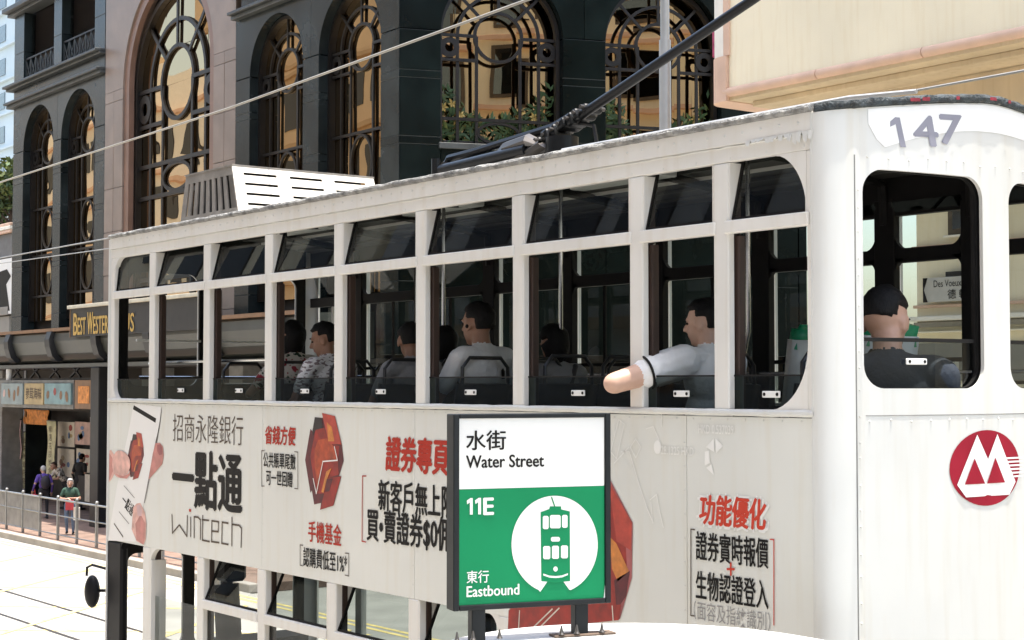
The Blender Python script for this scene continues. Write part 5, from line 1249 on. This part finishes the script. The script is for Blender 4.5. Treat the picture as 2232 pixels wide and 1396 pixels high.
mk('tee_navy', (0.018, 0.026, 0.038), 0.85, var=0.15, scale=20, bump=0.4, bscale=22)
mk('trouser_dark', (0.02, 0.02, 0.025), 0.85, var=0.1)
mk('denim', (0.13, 0.19, 0.28), 0.85, var=0.2, scale=20)
mk('shirt_purple', (0.10, 0.055, 0.30), 0.8, var=0.15, scale=10, bump=0.4, bscale=25)
mk('shirt_black', (0.015, 0.015, 0.017), 0.8, var=0.1)
mk('vest_green', (0.03, 0.075, 0.05), 0.8, var=0.2, scale=10)
mk('bag_red', (0.45, 0.04, 0.05), 0.6, var=0.2)
mk('bag_dark', (0.03, 0.027, 0.035), 0.7, var=0.25)
mk('bag_grey', (0.12, 0.12, 0.115), 0.8, var=0.2, scale=20)
mk('shoe', (0.02, 0.02, 0.02), 0.6, var=0.1)
def pattern(name, a, b, c, scale, stretch=(1, 1, 1), thr=(.35, .55)):
    m = mk(name, a, 0.85, var=0.05, bump=0.5, bscale=22); nt = m.node_tree; b_ = nt.nodes['Principled BSDF']
    tc = nt.nodes.new('ShaderNodeTexCoord'); mp = nt.nodes.new('ShaderNodeMapping'); mp.inputs['Scale'].default_value = stretch
    vo = nt.nodes.new('ShaderNodeTexNoise'); vo.inputs['Scale'].default_value = scale; vo.inputs['Detail'].default_value = 1
    nt.links.new(tc.outputs['Object'], mp.inputs['Vector']); nt.links.new(mp.outputs['Vector'], vo.inputs['Vector'])
    rp = nt.nodes.new('ShaderNodeValToRGB'); e = rp.color_ramp.elements; e[0].color = (*b, 1); e[0].position = thr[0]; e[1].color = (*a, 1); e[1].position = thr[0] + .03
    k = rp.color_ramp.elements.new(thr[1]); k.color = (*a, 1); k = rp.color_ramp.elements.new(min(1, thr[1] + .04)); k.color = (*c, 1)
    nt.links.new(vo.outputs['Fac'], rp.inputs['Fac']); nt.links.new(rp.outputs['Color'], b_.inputs['Base Color'])
pattern('floral', (.62, .58, .54), (.02, .05, .03), (.30, .03, .05), 22)
pattern('striped', (.66, .65, .66), (.20, .16, .17), (.62, .60, .60), 6, (4, 4, 10), (.42, .6))
pattern('print_tee', (.62, .60, .56), (.12, .11, .10), (.55, .53, .5), 16, (1, 1, 1), (.42, .6))

def capsule(m, p, q, r1, r2, n=10):
    p, q = Vector(p), Vector(q); d = (q - p); L = d.length
    d = d / L if L > 1e-6 else Vector((0, 0, 1)); path = []; rad = []
    for i in range(4): a = R(90 - 22.5 * i); path.append(p - d * r1 * math.sin(a)); rad.append(max(1e-4, r1 * math.cos(a)))
    for i in range(1, 5): a = R(22.5 * i); path.append(q + d * r2 * math.sin(a)); rad.append(max(1e-4, r2 * math.cos(a)))
    a_ = d.orthogonal().normalized(); b_ = d.cross(a_)
    path = [p - d * r1] + path[1:4] + [p] + [q] + path[4:]; rad = [1e-4] + rad[1:4] + [r1] + [r2] + rad[4:]
    vs = [c + (a_ * math.cos(2 * math.pi * k / n) + b_ * math.sin(2 * math.pi * k / n)) * r for c, r in zip(path, rad) for k in range(n)]
    N = len(path); fs = [(i * n + k, i * n + (k + 1) % n, (i + 1) * n + (k + 1) % n, (i + 1) * n + k) for i in range(N - 1) for k in range(n)]
    m.add(vs, fs + [tuple(range(n - 1, -1, -1)), tuple(range((N - 1) * n, N * n))])
def ellip(m, c, ax):
    c = np.array(c, float); A = np.array(ax, float).T; q = MB().ball((0, 0, 0), 1, 16, 12)
    m.add([tuple(c + A @ np.array(v)) for v in q.v], q.f)

def human(name, label, pos, yaw, mats, pose, group, scale=1.0, hair='hair_black', hair_style='short', head=(0, 0), voxel=.0095, extra=None, lean=0.0, female=False):
    """one continuous body grown from a jointed figure; x forward, y left, z up, origin at the hips"""
    W = Matrix.Translation(Vector(tuple(float(v) for v in pos))) @ Matrix.Rotation(yaw, 4, 'Z') @ Matrix.Scale(scale, 4)
    prims = []
    cap = lambda p, q, a, b, t: prims.append(('c', np.array(p, float), np.array(q, float), a, b, t))
    ell = lambda c, ax, t: prims.append(('e', np.array(c, float), np.array(ax, float), t))
    I = lambda a, b, c: [(a, 0, 0), (0, b, 0), (0, 0, c)]
    sl, cl = math.sin(lean), math.cos(lean)
    L = lambda x, y, z: np.array((x * cl + z * sl, y, z * cl - x * sl))
    def le(c, a, b, h, t): ell(L(*c), [tuple(L(a, 0, 0)), (0, b, 0), tuple(L(0, 0, h))], t)
    sw = .172 if female else .19
    le((0, 0, .02), .115, .165, .125, 'leg'); le((.01, 0, .17), .105, .15, .15, 'shirt'); le((.0, 0, .36), .12, .168, .17, 'shirt')
    cap(L(-.01, -sw + .03, .455), L(-.01, sw - .03, .455), .068, .068, 'shirt'); cap(L(0, 0, .44), L(.01, 0, .50), .10, .064, 'shirt'); cap(L(-.01, 0, .50), L(-.01, .11, .465), .05, .05, 'shirt'); cap(L(-.01, 0, .50), L(-.01, -.11, .465), .05, .05, 'shirt')
    nb_ = L(.005, 0, .50); hc = L(.05, 0, .648)
    cap(L(0, 0, .47), L(.02, 0, .60), .056, .052, 'skin')
    # head
    hy, hp = head
    H = Matrix.Translation(Vector(tuple(hc))) @ Matrix.Rotation(hy, 4, 'Z') @ Matrix.Rotation(hp, 4, 'Y')
    h = lambda x, y, z: np.array(H @ Vector((x, y, z))); hv = lambda x, y, z: tuple((H.to_3x3() @ Vector((x, y, z))))
    hell = lambda c, a, b, d, t: ell(h(*c), [hv(a, 0, 0), hv(0, b, 0), hv(0, 0, d)], t)
    hell((-.012, 0, .025), .098, .077, .092, 'skin'); hell((.03, 0, -.035), .062, .060, .082, 'skin'); hell((.05, 0, -.095), .030, .034, .024, 'skin')
    hell((.072, 0, .028), .02, .056, .014, 'skin'); cap(h(.088, 0, .015), h(.108, 0, -.022), .008, .014, 'skin'); cap(h(.095, -.013, -.026), h(.095, .013, -.026), .009, .009, 'skin')
    hell((.082, 0, -.058), .014, .024, .009, 'lip'); hell((.035, .05, -.01), .03, .018, .022, 'skin'); hell((.035, -.05, -.01), .03, .018, .022, 'skin')
    for s_ in (-1, 1): hell((-.005, s_ * .080, -.008), .022, .010, .034, 'skin'); hell((0.0, s_ * .084, -.01), .026, .006, .036, 'skin')
    # limbs
    for s_, side in ((1, 'l'), (-1, 'r')):
        sh = L(-.005, s_ * sw, .445); el_, ha = (np.array(p, float) for p in pose['arm_' + side])
        mid_ = sh + (el_ - sh) * .62
        cap(sh, mid_, .062, .054, 'shirt'); cap(mid_, el_, .041, .036, 'skin'); cap(el_, ha, .037, .025, 'sleeve' if pose.get('long') else 'skin')
        d = ha - el_; d = d / np.linalg.norm(d); side_v = np.cross(d, (0, 0, 1.0)); side_v = side_v / max(1e-6, np.linalg.norm(side_v)); nv = np.cross(side_v, d)
        pal = ha + d * .045; ell(pal, [tuple(d * .052), tuple(side_v * .038), tuple(nv * .017)], 'skin')
        for k, ln in ((-1.4, .062), (-.5, .074), (.45, .07), (1.35, .055)):
            b0 = pal + d * .035 + side_v * .017 * k; b1 = b0 + d * ln * .55 - nv * .008; b2 = b1 + d * ln * .4 - nv * .026; cap(b0, b1, .0088, .0082, 'skin'); cap(b1, b2, .0082, .0074, 'skin')
        t0 = pal + side_v * (.028 * s_) - d * .01; cap(t0, t0 + d * .03 + side_v * .028 * s_ - nv * .012, .011, .0095, 'skin')
        kn, an = (np.array(p, float) for p in pose['leg_' + side]); hp_ = np.array((0.0, s_ * .09, 0.0))
        cap(hp_, kn, .085, .058, 'leg'); cap(kn, an, .056, .038, 'leg'); f = np.array(pose.get('toe', (.15, 0, -.03)))
        cap(an + np.array((-.03, 0, -.035)), an + f + np.array((0, 0, -.01)), .04, .032, 'shoe')
    if extra: extra(cap, ell, L, h)
    m = MB()
    for p in prims:
        if p[0] == 'c': capsule(m, p[1], p[2], p[3], p[4])
        else: ellip(m, p[1], p[2])
    me = bpy.data.meshes.new('raw'); me.from_pydata(m.v, [], m.f)
    bm = bmesh.new(); bm.from_mesh(me); bmesh.ops.recalc_face_normals(bm, faces=bm.faces); bm.to_mesh(me); bm.free()
    tmp = bpy.data.objects.new('raw', me); COL.objects.link(tmp)
    md = tmp.modifiers.new('r', 'REMESH'); md.mode = 'VOXEL'; md.voxel_size = voxel
    sm = tmp.modifiers.new('s', 'SMOOTH'); sm.factor = .5; sm.iterations = 2
    dg = bpy.context.evaluated_depsgraph_get(); body = bpy.data.meshes.new_from_object(tmp.evaluated_get(dg))
    bpy.data.objects.remove(tmp); bpy.data.meshes.remove(me)
    n = len(body.polygons); cen = np.empty(n * 3); body.polygons.foreach_get('center', cen); cen = cen.reshape(-1, 3)
    best = np.full(n, 1e9); idx = np.zeros(n, int); order = ['skin', 'shirt', 'leg', 'shoe', 'lip', 'sleeve'] + [k for k in mats if k not in ('skin', 'shirt', 'leg', 'shoe', 'lip', 'sleeve')]
    for p in prims:
        if p[0] == 'c':
            a, b = p[1], p[2]; ab = b - a; t = np.clip(((cen - a) @ ab) / max(1e-9, ab @ ab), 0, 1)
            dist = np.linalg.norm(cen - (a + t[:, None] * ab), axis=1) - (p[3] + (p[4] - p[3]) * t); tg = p[5]
        else:
            A = p[2].T; q = (cen - p[1]) @ np.linalg.inv(A).T; ln = np.linalg.norm(q, axis=1); dist = (ln - 1) * np.min(np.linalg.norm(p[2], axis=1)); tg = p[3]
        dist = dist - (.004 if tg in ('shirt', 'lip') else 0); w = dist < best; best[w] = dist[w]; idx[w] = order.index(tg)
    body.materials.clear()
    for k in order: body.materials.append(MATS[mats.get(k, {'lip': 'lip', 'shoe': 'shoe', 'sleeve': mats['shirt']}.get(k, mats['skin']))])
    body.polygons.foreach_set('material_index', idx.astype(np.int32)); body.polygons.foreach_set('use_smooth', [True] * n)
    body.transform(W); body.name = name
    root = link(name, body, None, None); tag(root, label, 'person', group)
    part = lambda nm, mb, mat: None
    def add_part(nm, mb, mat, smooth=True):
        me2 = mb.mesh(nm); me2.transform(W); o = link(nm, me2, mat, root)
        if smooth: shade(o, 60)
        return o
    # hair: cap over the skull, drawn in where the face is
    mb = MB(); q = MB().ball((0, 0, 0), 1, 28, 20); vs = []
    for v in q.v:
        x, y, z = v; face = x > .28 and z < .52; low = z < -.22 and x > -.15; ear = abs(y) > .70 and z < .06 and x > -.24
        if hair_style == 'crop': low = z < -.12 and x > -.30; ear = abs(y) > .60 and z < .16 and x > -.42
        r_ = 1.0 + .07 * mnoise.noise((x * 4 + pos[0], y * 4, z * 4)) + .05 * mnoise.noise((x * 11, y * 11 + pos[0], z * 11))
        k = ((1.05 if hair_style == 'crop' else 1.11) + .07 * max(0, z) if hair_style in ('short', 'crop') else 1.26) * r_
        if face or low or ear: k = .86
        if z < (-.60 if hair_style == 'short' else -.34) and hair_style in ('short', 'crop'): k = .80
        zz = z * .094 * k + .028
        if hair_style == 'bob' and z < -.1 and x < .25: k = 1.24 * r_; zz = z * .150 * k + .028
        vs.append(tuple(h(-.014 + x * .098 * k, y * .079 * k, zz)))
    mb.add(vs, q.f); add_part('hair', mb, hair)
    for s_ in (-1, 1):
        e_ = MB().ball((0, 0, 0), 1, 8, 6); mb = MB(); mb.add([tuple(h(.079 + v[0] * .010, s_ * .031 + v[1] * .013, .008 + v[2] * .007)) for v in e_.v], e_.f); add_part('eye', mb, 'eye_dark')
        mb = MB(); mb.add([tuple(h(.087 + v[0] * .008, s_ * .033 + v[1] * .020, .034 + v[2] * .005)) for v in e_.v], e_.f); add_part('eyebrow', mb, hair)
    return root, add_part, h, L

SIT = dict(leg_l=((.42, .13, .02), (.42, .13, -.42)), leg_r=((.42, -.13, .02), (.42, -.13, -.42)), arm_l=((.10, .27, .20), (.34, .16, .14)), arm_r=((.10, -.27, .20), (.34, -.16, .14)))
def sit(name, label, px, py, Y, yaw, mats, hz=None, head=(0, 0), lean=0.0, pose=None, scale=1.0, **k):
    """seat a figure so that its head comes at a measured point of the upper deck"""
    t = onY(px, py, Y); sl, cl = math.sin(lean), math.cos(lean); off = Vector((.05 * cl + .648 * sl, 0, .648 * cl - .05 * sl)) * scale
    o = Matrix.Rotation(yaw, 3, 'Z') @ off
    return human(name, label, (t[0] - o.x, t[1] - o.y, t[2] - o.z), yaw, mats, pose or SIT, 'passengers on the upper deck', scale, head=head, lean=lean, **k)
PI = math.pi
base = {'skin': 'skin', 'leg': 'trouser_dark'}
sit('person', 'passenger with bushy black hair in a floral shirt, farthest along the tram', 636, 738, .62, PI, {**base, 'shirt': 'floral'}, hair_style='bob', female=True, pose={**SIT, 'arm_l': ((.16, .30, .22), (.40, .2, .2))})
sit('person', 'passenger in a white striped shirt, face in profile looking down', 706, 742, .40, PI + .2, {**base, 'shirt': 'striped', 'skin': 'skin'}, head=(.62, .28), lean=.06)
r3 = sit('person', 'passenger in a grey tee seen from behind, third window post from the left group', 893, 744, .46, PI - .12, {**base, 'shirt': 'tee_grey'}, head=(-.25, .12), hair_style='short', scale=.96)
r3[0]['label'] = 'dark-haired passenger in a grey tee just behind the man wearing earphones, seen from behind'
r3[0]['label'] = 'dark-haired passenger in a grey tee half hidden by a post, left of the earphone wearer'
sit('person', 'passenger almost hidden behind the post beside the man wearing earphones', 966, 752, .95, PI, {**base, 'shirt': 'tee_navy'}, hair_style='bob', scale=.95)
r4 = sit('person', 'broad-backed passenger in a pale tee wearing an earphone', 1040, 708, .46, PI + .1, {**base, 'shirt': 'tee_white'}, head=(.12, .06), scale=1.10)
mb = MB().ball(tuple(r4[2](0.0, .088, -.012)), .012, 8, 6); r4[1]('earphone', mb, 'ink_black')
q = r4[3](-.121, -.05, .36); mb = MB().poly([(q[0], q[1] - .012, q[2] - .03), (q[0], q[1] + .012, q[2] - .03), (q[0] - .001, q[1] + .016, q[2] + .02), (q[0], q[1], q[2] + .035), (q[0], q[1] - .014, q[2] + .015)]); r4[1]('tee_print', mb, 'ink_black', False)
r5 = sit('person', 'passenger in a pale tee with a dark bag strap, behind the metal grab loops', 1205, 752, .98, PI, {**base, 'shirt': 'tee_grey'}, head=(0, .3), scale=.95, hair_style='bob')
mb = MB().tube([tuple(r5[3](-.10, .12, .1)), tuple(r5[3](-.135, .02, .3)), tuple(r5[3](-.06, -.11, .5)), tuple(r5[3](.06, -.12, .46))], .02, 6); r5[1]('bag_strap', mb, 'bag_dark')
# the man with his elbow out of the window
t6 = onY(1533, 706, .45); elb = np.array(onY(1338, 836, -.14))
def to_local(P, pos, yaw): v = Matrix.Rotation(-yaw, 3, 'Z') @ Vector(tuple(np.array(P) - np.array(pos))); return tuple(v)
pos6 = (t6[0] + .05, t6[1], t6[2] - .648); yaw6 = PI
el6 = to_local(elb, pos6, yaw6); ha6 = to_local((elb[0] - .13, elb[1] + .23, elb[2] + .02), pos6, yaw6)
r6 = human('person', 'passenger in a white shirt resting his bare elbow out of the window', pos6, yaw6, {**base, 'shirt': 'shirt_white', 'skin': 'skin_sunlit', 'cuff': 'ink_black'}, {**SIT, 'arm_l': (el6, ha6)}, 'passengers on the upper deck', 1.0, head=(.45, .1),
      extra=lambda cap, ell, L, h: (cap(L(-.005, .19, .445), L(-.005, .19, .445) + (np.array(el6) - L(-.005, .19, .445)) * .50, .092, .092, 'shirt'),                                     cap(L(-.005, .19, .445) + (np.array(el6) - L(-.005, .19, .445)) * .5, np.array(el6), .067, .056, 'skin'), cap(np.array(el6), np.array(el6) + (np.array(ha6) - np.array(el6)) * .6, .056, .047, 'skin')))
sh6 = r6[3](-.005, .19, .445); ax6 = np.array(el6) - sh6; c6 = sh6 + ax6 * .56; d6 = Vector(tuple(ax6)).normalized(); a6 = d6.orthogonal().normalized(); b6 = d6.cross(a6)
ring = [tuple(Vector(tuple(c6)) + (a6 * math.cos(t) + b6 * math.sin(t)) * .0925) for t in [i * math.pi / 12 for i in range(25)]]
r6[1]('sleeve_hem', MB().tube(ring, .007, 6), 'ink_black')
sit('person', 'passenger in a dark tee at the rear window, ear towards us', 1930, 702, .66, PI * .76, {**base, 'shirt': 'tee_navy', 'skin': 'skin_light'}, head=(-.60, .26), lean=.10, hair_style='crop', scale=1.36, pose={**SIT, 'arm_r': ((.16, -.22, .20), (.38, -.1, .16))})

STAND = dict(leg_l=((.03, .10, -.40), (0, .10, -.78)), leg_r=((.02, -.10, -.40), (-.02, -.10, -.78)), arm_l=((-.02, .26, .18), (.10, .27, -.04)), arm_r=((-.02, -.26, .18), (.10, -.27, -.04)), toe=(.15, 0, -.03))
def stand(name, label, px, py, yaw, mats, height, **k):
    t = onZ(px, py, .15); s_ = height / 1.66; pose = k.pop('pose', STAND)
    return human(name, label, (t[0], t[1], .15 + .855 * s_), yaw, mats, pose, 'people on the far pavement', s_, voxel=.012, **k)
toA = math.atan2(.55, -.83)
rA = stand('person', 'white-haired woman in a purple top with a dark backpack, walking away', 95, 1131, toA + .5, {'skin': 'skin_light', 'shirt': 'shirt_purple', 'leg': 'trouser_dark'}, 1.46, hair='hair_grey', female=True, lean=.08, pose={**STAND, 'long': True, 'arm_l': ((-.05, .30, .2), (.08, .32, .02))})
mb = MB(); ellip(mb, (-.17, 0, .27), [(.11, 0, 0), (0, .15, 0), (0, 0, .21)]); rA[1]('backpack', mb, 'bag_dark')
for s_ in (-1, 1): mb = MB().tube([(-.13, s_ * .1, .42), (-.02, s_ * .115, .52), (.10, s_ * .12, .44), (.10, s_ * .13, .25)], .018, 6); rA[1]('backpack_strap', mb, 'bag_dark')
bg = thing('shopping_bag', 'small red shopping bag held by the woman in purple', 'bag', (0, 0, 0)); t = onZ(75, 1128, .15)
bg.location = (t[0], t[1], .55); MB().box(t[0] - .12, t[0] + .12, t[1] - .05, t[1] + .05, .5, .78).build('bag_body', 'bag_red', bg, bevel=.02); MB().tube([(t[0] - .06, t[1], .78), (t[0], t[1], .92), (t[0] + .06, t[1], .78)], .008, 5).build('bag_handle', 'bag_red', bg)
stand('person', 'stooping shopper in a cream patterned top bent over the shop counter', 143, 1110, toA + 2.3, {'skin': 'skin_light', 'shirt': 'print_tee', 'leg': 'trouser_dark'}, 1.56, hair='hair_brown', female=True, lean=.65, pose={**STAND, 'arm_l': ((.40, .22, .12), (.55, .1, .1)), 'arm_r': ((.40, -.22, .12), (.55, -.1, .1))})
stand('person', 'shopper all in black standing by the shop counter', 172, 1112, toA - .6, {'skin': 'skin_light', 'shirt': 'shirt_black', 'leg': 'trouser_dark'}, 1.66, hair='hair_black', lean=.1, pose={**STAND, 'long': True})
rD = stand('person', 'short grey-haired woman in a green vest and jeans carrying a red bag', 152, 1166, toA + PI + .1, {'skin': 'skin_light', 'shirt': 'vest_green', 'leg': 'denim'}, 1.38, hair='hair_grey', hair_style='bob', female=True, pose={**STAND, 'arm_l': ((.02, .28, .2), (.20, .02, .22)), 'arm_r': ((.02, -.28, .2), (.22, -.06, .2)), 'leg_l': ((.12, .10, -.38), (.02, .10, -.76)), 'leg_r': ((.02, -.10, -.40), (-.16, -.10, -.76))})
mb = MB().box(.14, .28, -.1, .12, -.12, .16); rD[1]('handbag', mb, 'bag_red', False); mb = MB().box(.10, .22, .12, .3, -.42, -.05); rD[1]('carrier_bag', mb, 'paper_white', False)
